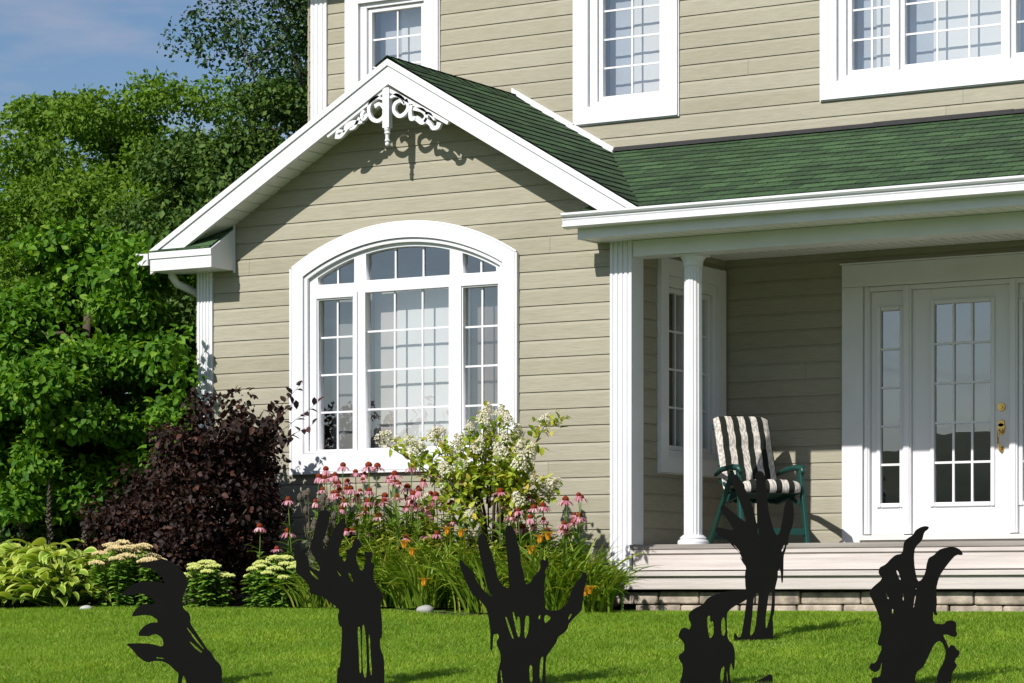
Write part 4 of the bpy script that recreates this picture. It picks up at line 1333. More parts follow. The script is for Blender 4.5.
def cushion():
    """one long quilted pad: over the front edge of the seat, along it and up the back"""
    path = [(-.315, .435), (-.325, .47), (-.30, .502), (-.24, .512), (-.12, .497), (0, .480), (.10, .465), (.15, .470), (.185, .50), (.215, .57), (.255, .67), (.30, .78), (.335, .86), (.36, .925), (.39, 1.00), (.415, 1.055), (.432, 1.075), (.452, 1.065)]
    path = [np.array(p) for p in catmull(path, 4)]
    n, cols = len(path), 29
    L = np.concatenate([[0], np.cumsum([np.linalg.norm(path[i + 1] - path[i]) for i in range(n - 1)])])
    V, UV, Fc = [], [], []
    hw = 0.247
    for side in (1, -1):
        for i, p in enumerate(path):
            d = path[min(i + 1, n - 1)] - path[max(i - 1, 0)]; d = d / np.linalg.norm(d)
            nn = np.array([-d[1], d[0]])
            s = L[i]
            q = 0.016 + 0.016 * abs(math.sin(PI * s / 0.155)) ** .6        # quilted across
            if 0.90 < s < 1.20: q += 0.018 * math.sin(PI * (s - .90) / .30)    # head roll
            for c in range(cols):
                u = c / (cols - 1)
                e = 1 - abs(2 * u - 1) ** 6
                th = q * e * side if side == 1 else -0.006 * e
                pp = p + nn * th
                V.append(((u * 2 - 1) * hw, pp[0], pp[1] + 0.002 * math.sin(u * 40 + s * 9)))
                UV.append((u, s / 1.4))
    off = n * cols
    for i in range(n - 1):
        for c in range(cols - 1):
            a_ = i * cols + c
            Fc.append((a_, a_ + 1, a_ + cols + 1, a_ + cols))
            Fc.append((off + a_, off + a_ + cols, off + a_ + cols + 1, off + a_ + 1))
    for c in range(cols - 1):
        Fc.append((c + 1, c, off + c, off + c + 1)); k = (n - 1) * cols
        Fc.append((k + c, k + c + 1, off + k + c + 1, off + k + c))
    o = mesh_np('chair_cushion', np.array(V), np.array(Fc), STRIPE, uv=np.array(UV, dtype=np.float32), smooth=True)
    o.scale = chair.scale; o.location = chair.location; o.rotation_euler = chair.rotation_euler
    tag(o, 'black and cream striped quilted cushion lying on the green patio chair', 'cushion')
cushion()
# ------------------------------------------------------------------ foliage builders
def unit(v):
    return v / (np.linalg.norm(v, axis=-1, keepdims=True) + 1e-9)

def leaf_cards(pos, axis, nrm, length, width, fold=0.18, curl=0.12, simple=False):
    """pointed, folded, slightly curled leaves; returns verts, tri faces"""
    n = len(pos)
    axis = unit(axis); side = unit(np.cross(nrm, axis)); up = unit(np.cross(axis, side))
    L, W = length[:, None], width[:, None]
    if simple:
        V = np.stack([pos, pos + axis * L * .5 + side * W * .5 + up * W * fold, pos + axis * L - up * L * curl, pos + axis * L * .5 - side * W * .5 + up * W * fold], 1)
        F = np.array([(0, 3, 2), (0, 2, 1)])
        k = 4
    else:
        m1, m2 = pos + axis * L * .33, pos + axis * L * .68 - up * L * curl * .45
        V = np.stack([pos, m1 + side * W * .5 + up * W * fold, m1, m1 - side * W * .5 + up * W * fold,
                      m2 + side * W * .40 + up * W * fold * .8, m2, m2 - side * W * .40 + up * W * fold * .8, pos + axis * L - up * L * curl], 1)
        F = np.array([(0, 2, 1), (0, 3, 2), (1, 2, 5), (1, 5, 4), (2, 3, 6), (2, 6, 5), (4, 5, 7), (5, 6, 7)])
        k = 8
    faces = (F[None] + (np.arange(n) * k)[:, None, None]).reshape(-1, 3)
    return V.reshape(-1, 3), faces

def rand_dir(n, rng):
    return unit(rng.normal(size=(n, 3)))

def crown_leaves(rng, centers, radii, per, size, aspect=0.6, outward=0.55, up_bias=0.5, droop=0.25, simple=False, jit=0.35):
    """leaves gathered in clumps: each clump a squashed ball whose leaves sit mostly near its skin"""
    P, Ax, N, S = [], [], [], []
    for c, r, k in zip(centers, radii, per):
        d = rand_dir(k, rng)
        rr = r * (0.45 + 0.6 * rng.random(k) ** 0.6)
        p = c + d * rr[:, None] * np.array([1, 1, .72])
        P.append(p)
        ax = d * outward + rand_dir(k, rng) * .8 + np.array([0, 0, -droop])
        nn = d * 0.5 + np.array([0, 0, up_bias]) + rand_dir(k, rng) * .55
        Ax.append(ax); N.append(nn)
        S.append(size * (1 + jit * (rng.random(k) - .5) * 2))
    P, Ax, N, S = np.concatenate(P), np.concatenate(Ax), np.concatenate(N), np.concatenate(S)
    return leaf_cards(P, Ax, N, S, S * aspect * (0.8 + .4 * rng.random(len(S))), simple=simple)

def ellipsoid_clumps(rng, c, r, n, inner=0.35, rough=0.18):
    """clump centres through an uneven ellipsoid, denser towards its skin"""
    d = rand_dir(n, rng)
    bump = 1 + rough * (np.sin(d[:, 0] * 5 + 1) + np.sin(d[:, 1] * 6 + 2) + np.sin(d[:, 2] * 7 + 3)) / 1.6
    q = (inner + (1 - inner) * rng.random(n) ** .55) * bump
    return np.array(c) + d * q[:, None] * np.array(r)

def limbs(m, base, targets, r0, rng, sag=0.1, trunk_top=None):
    """tapered trunk and limbs running to some of the clump centres"""
    base = Vector(base)
    top = Vector(trunk_top)
    mid = base.lerp(top, .5) + Vector((rng.normal() * .05, rng.normal() * .05, 0))
    m.tube([base, base.lerp(mid, .5), mid, mid.lerp(top, .6), top], [r0 * 1.15, r0, r0 * .85, r0 * .7, r0 * .5], n=10)
    for t in targets:
        t = Vector(t)
        f = rng.uniform(.35, .95)
        s = base.lerp(top, f)
        k = s.lerp(t, .5) + Vector((rng.normal() * .1, rng.normal() * .1, .12 * (t - s).length))
        m.tube([s, s.lerp(k, .6), k, k.lerp(t, .6), t], [r0 * .42 * (1.1 - f * .5), r0 * .33, r0 * .24, r0 * .15, r0 * .05], n=6)

BARK = mat_plain('brown bark', (0.10, 0.075, 0.055), 0.9, 0.35, 9, 0.8, bscale=22, stretch=(1, 1, .25), spec=.15)
BARK_PALE = mat_plain('grey bark', (0.10, 0.08, 0.065), 0.85, 0.4, 7, 0.6, bscale=16, spec=.15)
L_SHRUB = mat_leaf('maple green leaf', [(0, (0.042, 0.118, 0.009)), (.45, (0.082, 0.200, 0.013)), (.85, (0.135, 0.270, 0.020)), (1, (0.220, 0.345, 0.036))], rough=.6, trans=.36, tcol=(1.35, 1.35, .5), spec=.22)
L_TREE = mat_leaf('tree green leaf', [(0, (0.062, 0.135, 0.011)), (.5, (0.115, 0.215, 0.015)), (1, (0.175, 0.275, 0.024))], rough=.65, trans=.38, tcol=(1.25, 1.35, .6))
L_DARKTREE = mat_leaf('olive green leaf', [(0, (0.026, 0.066, 0.010)), (.6, (0.058, 0.125, 0.016)), (1, (0.125, 0.190, 0.030))], rough=.65, trans=.28, tcol=(1.2, 1.2, .6))
L_BIRCH = mat_leaf('dark birch leaf', [(0, (0.012, 0.036, 0.010)), (.6, (0.026, 0.066, 0.016)), (.9, (0.055, 0.105, 0.028)), (1, (0.11, 0.15, 0.055))], rough=.6, trans=.26, tcol=(1.2, 1.2, .6), spec=.2)
L_PURPLE = mat_leaf('purple black leaf', [(0, (0.011, 0.0062, 0.0052)), (.6, (0.026, 0.013, 0.010)), (.90, (0.046, 0.021, 0.014)), (1, (0.085, 0.030, 0.018))], rough=.6, trans=.14, tcol=(1.6, .8, .6), spec=.22)

def tree(name, label, cat, base, crown_c, crown_r, nclump, clump_r, per, size, lmat, bmat, r0, seed, aspect=.62, simple=False, inner=.35, rough=.18, group=None, extra=None, nlimb=14, clip=None, nbough=0, bough_r=.5, **kw):
    rng = np.random.default_rng(seed)
    t = empty(name, (base[0], base[1], base[2]))
    tag(t, label, cat, group)
    if nbough:
        # boughs first, leaf clumps over the upper skin of each: layered masses with dark gaps between them
        bc = ellipsoid_clumps(rng, crown_c, np.array(crown_r) * (1 - .55 * bough_r / max(crown_r)), nbough, inner, rough)
        nb = nclump // nbough
        cs = []
        for b_ in bc:
            d_ = rand_dir(nb, rng); d_[:, 2] = np.abs(d_[:, 2]) * .9 - .25
            cs.append(b_ + d_ * (bough_r * rng.uniform(.6, 1.25)) * (.55 + .5 * rng.random(nb))[:, None] * np.array([1, 1, .62]))
        cs = np.concatenate(cs)
    else:
        cs = ellipsoid_clumps(rng, crown_c, crown_r, nclump, inner, rough)
    if extra is not None: cs = np.concatenate([cs, np.array(extra)])
    if clip is not None: cs = cs[clip(cs)]
    cs = cs - np.array(base)
    rad = clump_r * (0.65 + .7 * rng.random(len(cs)))
    V, F = crown_leaves(rng, cs, rad, np.maximum(6, (per * (rad / clump_r) ** 2).astype(int)), size, aspect, simple=simple, **kw)
    mesh_np('crown', V, F, lmat, t)
    m = MB()
    idx = rng.choice(len(cs), min(nlimb, len(cs)), replace=False)
    top = Vector(crown_c) - Vector(base) + Vector((0, 0, crown_r[2] * .45))
    limbs(m, (0, 0, -0.1), [cs[i] for i in idx], r0, rng, trunk_top=top)
    m.build('trunk', bmat, t, smooth=True)
    return t

# big leafy shrub beside the gable
tree('leafy_shrub', 'big bright green leafy shrub with broad leaves, hard against the left corner of the house', 'shrub',
     (-16.0, 19.3, 0), (-16.1, 19.35, 1.85), (1.55, 1.15, 1.80), 1000, .17, 80, .074, L_SHRUB, BARK, .07, 21, aspect=.64, rough=.14, nbough=50, bough_r=.46, inner=.45, extra=[(-14.62 + .1 * math.sin(k * 2.1), 18.72 + .05 * math.cos(k * 3), 1.35 + .16 * k) for k in range(7)],
     clip=lambda c: ~((c[:, 0] > -14.85) & (c[:, 1] > 18.85)))
tree('leafy_shrub', 'mid green leafy shrub at the left edge, taller than the yellow hostas below it', 'shrub',
     (-18.6, 20.6, 0), (-18.5, 20.5, 1.9), (1.5, 1.2, 2.0), 560, .20, 74, .078, L_SHRUB, BARK, .07, 22, aspect=.66, rough=.16, nbough=28, bough_r=.5, inner=.45)
# trees behind
tree('broadleaf_tree', 'bright green rounded tree behind the shrubs at the far left', 'tree',
     (-21.4, 27.0, 0), (-21.6, 27.0, 4.05), (2.9, 1.9, 2.3), 1400, .24, 84, .072, L_TREE, BARK, .14, 23, rough=.12, nbough=60, bough_r=.62, inner=.45, simple=True)
tree('broadleaf_tree', 'dark olive green tree just left of the gable roof, in front of the airy birch', 'tree',
     (-18.2, 25.0, 0), (-18.35, 25.0, 4.0), (1.55, 1.4, 2.35), 900, .23, 92, .066, L_DARKTREE, BARK, .12, 24, rough=.14, nbough=34, bough_r=.48, inner=.4, simple=True)
tree('broadleaf_tree', 'dark olive green tree low behind the left eave of the gable', 'tree',
     (-17.3, 23.2, 0), (-17.4, 23.2, 2.4), (1.5, 1.2, 1.9), 380, .32, 80, .078, L_DARKTREE, BARK, .10, 25, rough=.14, simple=True)
tree('birch_tree', 'tall airy dark birch with sky showing through, beside the upper corner of the house', 'tree',
     (-23.4, 33.0, 0), (-22.7, 33.0, 8.5), (2.15, 1.8, 3.0), 390, .36, 74, .078, L_BIRCH, BARK_PALE, .085, 26, rough=.22, simple=True, inner=.15, nlimb=44)
tree('broadleaf_tree', 'pale green tree at the far left rear, lower than its neighbours', 'tree',
     (-25.5, 30.0, 0), (-26.0, 30.0, 4.9), (2.6, 1.8, 2.7), 800, .26, 84, .085, L_TREE, BARK, .13, 27, rough=.12, nbough=36, bough_r=.65, inner=.45, simple=True)

tree('leafy_shrub', 'dark low shrub filling the shade behind the hostas and astilbe', 'shrub',
     (-16.9, 19.2, 0), (-16.9, 19.2, .62), (1.9, .55, .68), 230, .22, 44, .085, L_DARKTREE, BARK, .04, 28, aspect=.62, rough=.14)
tree('leafy_shrub', 'dark shrub closing the gap between the hedge and the far left edge', 'shrub',
     (-20.4, 22.5, 0), (-20.4, 22.5, 1.2), (2.0, .9, 1.3), 260, .28, 50, .10, L_DARKTREE, BARK, .05, 29, aspect=.62, rough=.14)
# purple ninebark with whippy shoots
rng = np.random.default_rng(31)
twigs = []
shr = empty('purple_shrub', (-14.05, 18.15, 0))
tag(shr, 'dark purple leaved shrub left of the arched window', 'shrub')
cs = np.concatenate([ellipsoid_clumps(rng, (0.26, 0.0, .86), (.60, .48, .84), 215, .3, .10), ellipsoid_clumps(rng, (-.56, .10, .54), (.48, .40, .54), 120, .3, .12)])
cs = cs[(cs[:, 2] > .05) & (cs[:, 1] < .62)]
rad = .13 * (.7 + .6 * rng.random(len(cs)))
V1, F1 = crown_leaves(rng, cs, rad, np.full(len(cs), 70), .050, .64)
shoots = []
for k in range(34):
    a_ = rng.uniform(-1.7, 1.7); b0 = np.array([.28 + .42 * math.cos(a_), .35 * math.sin(a_), 1.18 + .2 * rng.random()])
    tip = b0 + np.array([rng.uniform(-.05, .28), rng.uniform(-.2, .1), rng.uniform(.08, .36)])
    shoots.append((b0, tip))
for px, py in ((303, 382), (318, 402), (312, 425), (296, 400), (284, 410)):
    w = np.array(at_y(px, py, 18.1)) - np.array((-14.05, 18.15, 0))
    shoots.append((np.array([.55, -.05, 1.0 + .2 * rng.random()]), w))
P, AX, NN = [], [], []
mm_ = MB()
for b0, tip in shoots:
    mid = (b0 + tip) / 2 + np.array([-.03, 0, .03])
    mm_.tube([b0, mid, tip], [.004, .003, .0015], n=5)
    for t in np.linspace(.15, 1, 18):
        p = (1 - t) ** 2 * b0 + 2 * t * (1 - t) * mid + t * t * tip
        P.append(p); AX.append(rand_dir(1, rng)[0] + np.array([.1, -.1, -.1])); NN.append(np.array([0, -.3, 1]) + .6 * rand_dir(1, rng)[0])
V2, F2 = leaf_cards(np.array(P), np.array(AX), np.array(NN), np.full(len(P), .078), np.full(len(P), .048))
mesh_np('foliage', np.concatenate([V1, V2]), np.concatenate([F1, F2 + len(V1)]), L_PURPLE, shr)
for k in range(9):
    c = cs[rng.integers(len(cs))]
    mm_.tube([(rng.normal() * .08, rng.normal() * .08, -.05), (c[0] * .5, c[1] * .5, c[2] * .55), tuple(c)], [.016, .011, .005], n=6)
mm_.build('stems', BARK, shr)

# ------------------------------------------------------------------ strap leaves
def blades(rng, base, az, length, width, rise, droop, nseg=6, prof=None, fold=.25, twist=0):
    """N arching blades -> verts, quad faces, uv. rise: start angle above the horizon, droop: how far the angle falls by the tip"""
    N = len(base)
    if prof is None: prof = lambda t: np.clip(np.minimum(1, (1 - t) * 2.2), .03, 1)
    t = np.linspace(0, 1, nseg + 1)
    ang = rise[:, None] - droop[:, None] * t[None, :] ** 1.3
    ds = (length / nseg)[:, None]
    h = np.concatenate([np.zeros((N, 1)), np.cumsum(np.cos(ang[:, :-1]) * ds, 1)], 1)
    z = np.concatenate([np.zeros((N, 1)), np.cumsum(np.sin(ang[:, :-1]) * ds, 1)], 1)
    dirx, diry = np.cos(az)[:, None], np.sin(az)[:, None]
    C = np.stack([base[:, 0:1] + h * dirx, base[:, 1:2] + h * diry, base[:, 2:3] + z], -1)
    side = np.stack([-np.sin(az), np.cos(az), twist * np.ones(N) * rng.normal(size=N)], -1)[:, None, :]
    nrm = np.stack([-np.sin(ang) * dirx, -np.sin(ang) * diry, np.cos(ang)], -1)
    w = (width[:, None] * prof(t)[None, :])[..., None] * .5
    Lf = C + side * w + nrm * w * fold * 2
    Rt = C - side * w + nrm * w * fold * 2
    V = np.stack([Lf, C, Rt], 2).reshape(-1, 3)                     # N,(nseg+1),3
    U = np.tile(np.array([[0, 0], [.5, 0], [1, 0]]), (N * (nseg + 1), 1)).astype(np.float32)
    U[:, 1] = np.repeat(np.tile(t, N), 3)
    q = []
    for s in range(nseg):
        for c in range(2):
            a_ = s * 3 + c
            q.append((a_, a_ + 1, a_ + 4, a_ + 3))
    Fq = (np.array(q)[None] + (np.arange(N) * 3 * (nseg + 1))[:, None, None]).reshape(-1, 4)
    return V, Fq, U

L_LILY = mat_leaf('daylily blade', [(0, (0.100, 0.195, 0.014)), (.55, (0.195, 0.310, 0.028)), (.9, (0.300, 0.385, 0.045)), (1, (0.44, 0.38, 0.09))], rough=.45, trans=.35, tcol=(1.3, 1.25, .6))
L_STEM = mat_leaf('green stem and leaf', [(0, (0.060, 0.130, 0.014)), (.6, (0.125, 0.220, 0.024)), (1, (0.190, 0.280, 0.040))], rough=.5, trans=.25, tcol=(1.25, 1.2, .6))
L_HOSTA = mat_leaf('hosta leaf', [(0, (0.150, 0.300, 0.026)), (.5, (0.270, 0.410, 0.042)), (1, (0.42, 0.50, 0.06))], rough=.4, trans=.3, tcol=(1.15, 1.1, .55), uvmargin=(0.54, 0.60, 0.15))
L_SEDUM = mat_leaf('sedum leaf', [(0, (0.090, 0.210, 0.022)), (.6, (0.160, 0.310, 0.036)), (1, (0.25, 0.39, 0.06))], rough=.45, trans=.2, tcol=(1.2, 1.2, .6))
TANHEAD = mat_plain('tan pink sedum head', (0.62, 0.49, 0.25), .9, .22, 40, 1.0, bscale=90, spec=.1)
LIMEHEAD = mat_plain('lime sedum head', (0.50, 0.54, 0.16), .9, .2, 40, 1.0, bscale=90, spec=.1)
ORANGE = mat_leaf('orange petal', [(0, (0.90, 0.42, 0.03)), (1, (0.95, 0.62, 0.08))], rough=.5, trans=.3)
PETAL = mat_leaf('pink petal', [(0, (0.52, 0.15, 0.22)), (.5, (0.68, 0.30, 0.37)), (1, (0.80, 0.52, 0.54))], rough=.6, trans=.35)
CONE = mat_plain('rust cone', (0.20, 0.032, 0.012), .9, .4, 60, 1.0, bscale=160, spec=.1)
CREAM = mat_leaf('cream floret', [(0, (0.60, 0.56, 0.36)), (.5, (0.74, 0.70, 0.54)), (1, (0.80, 0.76, 0.66))], rough=.8, trans=.3, spec=.1)
L_HYD = mat_leaf('yellow green leaf', [(0, (0.140, 0.250, 0.016)), (.5, (0.300, 0.400, 0.030)), (.9, (0.50, 0.54, 0.07)), (1, (0.60, 0.44, 0.07))], rough=.45, trans=.4, tcol=(1.2, 1.1, .5))
HEAD_AND_SHADOW = mat_plain('dried head and wall shadow', (0.085, 0.070, 0.052), .95, .4, 60, .8, bscale=90)  # astilbe plumes, and the plant shape added for wall shadows

# daylilies along the front of the bed
def lily_flower(m, c, r, rng):
    c = np.array(c)
    az = np.arange(6) * PI / 3 + rng.random()
    V, F, U = blades(rng, np.tile(c, (6, 1)), az, np.full(6, r * 1.25), np.full(6, r * .62), np.full(6, 1.25), np.full(6, 1.6), nseg=4, prof=lambda t: np.sin(np.clip(t * .9 + .12, 0, 1) * PI) ** .7)
    return V, F
LILY_LABELS = {}
def daylily(px, Y, n, hgt, seed, label, flowers=()):
    rng = np.random.default_rng(seed)
    p = at_y(px, 600, Y)
    x0, y0 = p.x, Y
    z0 = float(g_z(x0, y0))
    base = np.stack([rng.normal(size=n) * .085, rng.normal(size=n) * .075, np.zeros(n)], 1)
    az = np.arctan2(base[:, 1], base[:, 0]) + rng.normal(size=n) * .7
    ln = hgt * 1.02 * (.6 + .55 * rng.random(n))
    V, F, U = blades(rng, base, az, ln, .016 + .010 * rng.random(n), 1.52 - .45 * rng.random(n), .7 + 1.5 * rng.random(n), nseg=7, fold=.35, twist=.25)
    V[:, 2] = np.maximum(V[:, 2], .01)
    o = mesh_np('daylily', V, F, L_LILY, uv=U)
    o.location = (x0, y0, z0)
    tag(o, label, 'plant', 'daylily clumps along the lawn edge')
    for fx, fy in flowers:
        w = np.array(at_y(fx, fy, Y - .28)) - np.array((x0, y0, z0))
        m = MB(); m.tube([(w[0] * .2, w[1] * .2, .05), (w[0] * .6, w[1] * .6, w[2] * .6), tuple(w)], .004, n=5)
        m.build('scape', L_STEM, o)
        Vf, Ff = lily_flower(None, w, .072, rng)
        mesh_np('flower', Vf, Ff, ORANGE, o)
    return o
DL = [(318, 17.35, 120, .40, 'low lime green daylily clump beside the greenish sedum', ()),
      (352, 17.30, 130, .46, 'daylily clump behind the second cut-out hand', ()),
      (386, 17.45, 150, .60, 'daylily clump with an orange bloom right of the second cut-out hand', ((412, 556), (404, 548))),
      (420, 17.25, 150, .56, 'daylily clump by the small pale stone', ((424, 586),)),
      (452, 17.50, 150, .66, 'daylily clump with yellow orange blooms left of the hydrangea stems', ((447, 535), (461, 537))),
      (488, 17.30, 150, .60, 'daylily clump directly in front of the hydrangea stems', ()),
      (522, 17.45, 150, .62, 'daylily clump behind the spread cut-out hand', ()),
      (552, 17.35, 150, .66, 'daylily clump with two orange blooms right of the hydrangea', ((540, 543), (548, 540), (531, 554))),
      (580, 17.55, 150, .62, 'daylily clump left of the fluted corner post of the porch', ()),
      (592, 17.45, 110, .44, 'rightmost daylily clump with one low orange bloom beside the porch step', ((585, 596), (590, 594)))]
for i, (px, Y, n, h, lab, fl) in enumerate(DL):
    daylily(px, Y, n, h, 100 + i, lab, fl)

# hostas at the left
def hosta(px, Y, n, size, seed, label):
    rng = np.random.default_rng(seed)
    p = at_y(px, 600, Y)
    z0 = float(g_z(p.x, Y))
    base = np.stack([rng.normal(size=n) * .06, rng.normal(size=n) * .06, np.zeros(n)], 1)
    az = rng.random(n) * 2 * PI
    lay = rng.random(n) ** .8
    st = size * (.55 + .55 * rng.random(n))
    m = MB()
    tips = []
    for k in range(n):
        up = .05 + 1.25 * (1 - lay[k])
        tip = base[k] + np.array([math.cos(az[k]) * math.cos(up) * st[k], math.sin(az[k]) * math.cos(up) * st[k], .035 + math.sin(up) * st[k] * 1.05])
        tips.append(tip)
        m.tube([tuple(base[k]), tuple((base[k] + tip) / 2 + np.array([0, 0, .03])), tuple(tip)], .005, n=5)
    V, F, U = blades(rng, np.array(tips), az + rng.normal(size=n) * .25, size * (.36 + .24 * rng.random(n)), size * (.155 + .10 * rng.random(n)), .15 + .4 * rng.random(n), 1.1 + .7 * rng.random(n), nseg=7,
                     prof=lambda t: np.sin(np.clip(.08 + t * .92, 0, 1) ** .72 * PI) ** .8 + .015, fold=.16, twist=.3)
    o = mesh_np('hosta', V, F, L_HOSTA, uv=U, smooth=True)
    o.location = (p.x, Y, z0)
    tag(o, label, 'plant', 'variegated hostas at the left')
    m.build('leaf_stalks', L_STEM, o)
hosta(-14, 17.4, 210, .42, 201, 'yellow green variegated hosta cut by the left edge')
hosta(22, 17.5, 210, .43, 202, 'second yellow green variegated hosta from the left edge')
hosta(62, 17.35, 210, .42, 203, 'variegated hosta left of the tan headed sedum, beside the white garden ball')
hosta(40, 18.0, 160, .47, 204, 'yellow green hosta at the back of the hosta group')

# sedums
def sedum(px, Y, wpx, toppx, seed, label, mat_h, nheads, hr=.055):
    rng = np.random.default_rng(seed)
    p = at_y(px, 600, Y); z0 = float(g_z(p.x, Y))
    dz = Y / (((px - 512) / F_PX) * S_ + C_)
    rad = wpx / 2 * dz / F_PX
    H = (at_y(px, toppx, Y).z - z0)
    t = empty('sedum', (p.x, Y, z0)); tag(t, label, 'plant', 'flat headed sedums in the bed')
    P, AX, NN = [], [], []
    st = MB(); heads = []
    for k in range(nheads):
        a_ = k * 2.4 + rng.random() * .5; r = rad * math.sqrt((k + .5) / nheads)
        hx, hy = r * math.cos(a_), r * .8 * math.sin(a_)
        hz = H * (1 - .36 * (r / rad) ** 2) * rng.uniform(.86, 1.0)
        heads.append((hx, hy, hz))
        b = (hx * .8, hy * .8, 0)
        st.tube([b, (hx * .8, hy * .8, hz * .5), (hx, hy, hz)], .006, n=5)
        for q in range(58):
            tt = rng.uniform(.02, .94)
            c = np.array(b) * (1 - tt) + np.array((hx, hy, hz)) * tt
            a2 = rng.random() * 2 * PI
            d = np.array([math.cos(a2), math.sin(a2), -.1])
            P.append(c + d * .01); AX.append(d); NN.append(np.array([0, 0, .8]) + d * .7)
    st.build('stems', L_STEM, t)
    V, F = leaf_cards(np.array(P), np.array(AX), np.array(NN), .060 + .03 * rng.random(len(P)), .036 + .016 * rng.random(len(P)), fold=.1, curl=.1)
    mesh_np('foliage', V, F, L_SEDUM, t)
    for (hx, hy, hz) in heads:
        # a flat head made of many small florets
        m = MB(); R = hr * rng.uniform(.75, 1.2)
        for q in range(64):
            rr = R * math.sqrt((q + .5) / 64); aa = q * 2.3999
            c = Vector((hx + rr * math.cos(aa), hy + rr * math.sin(aa), hz + R * .30 * (1 - (rr / R) ** 2) + rng.normal() * .003))
            s = .0095
            m.add([c + Vector((s, 0, 0)), c + Vector((-s * .5, s * .87, 0)), c + Vector((-s * .5, -s * .87, 0)), c + Vector((0, 0, s * .9)), c - Vector((0, 0, s * 1.2))], [(0, 1, 3), (1, 2, 3), (2, 0, 3), (1, 0, 4), (2, 1, 4), (0, 2, 4)])
        m.build('flower_head', mat_h, t)
sedum(128, 17.42, 80, 540, 301, 'tall sedum with tan pink flat heads, right of the hostas', TANHEAD, 22, .075)
sedum(96, 17.8, 60, 572, 305, 'small greenish sedum half hidden behind the tan headed one', LIMEHEAD, 11)
sedum(206, 17.42, 50, 560, 302, 'lime headed sedum below the purple shrub, right of the clawed hand', LIMEHEAD, 15)
sedum(276, 17.42, 60, 554, 303, 'lime headed sedum left of the second cut-out hand', LIMEHEAD, 19)
sedum(308, 17.75, 44, 572, 304, 'lime sedum tucked behind the second cut-out hand', LIMEHEAD, 11)

# astilbe seed plumes at the far left
def plume(px, py, Y, seed, label):
    rng = np.random.default_rng(seed)
    w = at_y(px, py, Y); z0 = float(g_z(w.x, Y)); H = w.z - z0
    m = MB(); m.tube([(0, 0, 0), (.01, 0, H * .5), (0, 0, H)], [.005, .004, .002], n=5)
    for k in range(60):
        t = k / 60; z = H * (.62 + .38 * t); r = .026 * (1 - t) + .005
        a_ = k * 2.4
        c = Vector((r * math.cos(a_), r * math.sin(a_), z + .02))
        m.bar((0, 0, z), c, .008, .012)
    o = m.build('astilbe', HEAD_AND_SHADOW)
    o.location = (w.x, Y, z0); o.rotation_euler = (rng.normal() * .05, rng.normal() * .07, 0)
    tag(o, label, 'plant', 'dried astilbe plumes behind the hostas')
    P = rng.normal(size=(60, 3)) * np.array([.10, .10, .06]) + np.array([0, 0, H * .32])
    V, F = leaf_cards(P, rand_dir(60, rng) + np.array([0, 0, -.2]), np.array([0, 0, 1.]) + .5 * rand_dir(60, rng), np.full(60, .09), np.full(60, .05))
    mesh_np('leaves', V, F, L_SHRUB, o)
for i, (px, py) in enumerate(((3, 494), (17, 482), (27, 498), (47, 478), (53, 500), (76, 506))):
    plume(px, py, 18.5, 400 + i, 'dark dried astilbe plume standing upright behind the yellow hostas')
# ------------------------------------------------------------------ coneflowers
def make_coneflower(seed):
    rng = np.random.default_rng(seed)
    H = 1.0
    t = empty('coneflower')
    m = MB()
    bend = rng.normal(size=2) * .03
    pts = [(-bend[0] * 2, -bend[1] * 2, 0), (-bend[0] * .5, -bend[1] * .5, H * .4), (0, 0, H * .8), (0, 0, H)]
    m.tube(pts, [.005, .004, .0035, .003], n=6)
    m.build('stem', L_STEM, t)
    n = 16
    z = H * (.06 + .70 * np.arange(n) / n)
    az = rng.random(n) * 2 * PI
    V, F, U = blades(rng, np.stack([-bend[0] * (1 - z), -bend[1] * (1 - z), z], 1), az, .10 + .10 * rng.random(n) * (1.2 - z), .026 + .018 * rng.random(n), .7 + .4 * rng.random(n), 1.0 + .9 * rng.random(n), nseg=4,
                     prof=lambda t_: np.sin(np.clip(.1 + t_ * .9, 0, 1) * PI) ** .8 + .02)
    mesh_np('leaves', V, F, L_STEM, t)
    npet = 13
    az = np.arange(npet) * 2 * PI / npet + rng.normal(size=npet) * .08
    r0 = .011
    base = np.stack([r0 * np.cos(az), r0 * np.sin(az), np.full(npet, H - .002)], 1)
    V, F, U = blades(rng, base, az, .042 + .008 * rng.random(npet), np.full(npet, .0135), -.05 - .35 * rng.random(npet) - .35 * (seed % 3), .6 + .3 * rng.random(npet), nseg=4,
                     prof=lambda t_: np.clip(np.sin(np.clip(.22 + t_ * .74, 0, 1) * PI), .15, 1) ** .5, fold=.12)
    mesh_np('petals', V, F, PETAL, t)
    m = MB()
    m.lathe([(.012, H - .006), (.019, H + .001), (.020, H + .008), (.016, H + .017), (.009, H + .023), (.002, H + .025)], n=12)
    m.build('cone', CONE, t, smooth=True)
    return t
rng = np.random.default_rng(55)
protos = [make_coneflower(600 + i) for i in range(6)]
used = [False] * 6
def coneflower(px, py, Y, label, group, small=1.0):
    w = at_y(px, py, Y); z0 = float(g_z(w.x, Y)); H = w.z - z0
    i = int(rng.integers(6))
    o = protos[i] if not used[i] else copy_tree(protos[i])
    used[i] = True
    o.location = (w.x, Y, z0)
    o.scale = (1, 1, 1)
    k = rng.uniform(1.0, 1.45) * small
    o.scale = (k, k, H)
    # keep the flower round: its own parts undo the stretch of the stem
    for ch in o.children:
        if ch.name.split('.')[0] in ('petals', 'cone'):
            ch.scale = (1, 1, k / H); ch.location = (0, 0, 1 - k / H)
    o.rotation_euler = (rng.normal() * .045, rng.normal() * .045, rng.random() * 6)

    tag(o, label, 'flower', group)
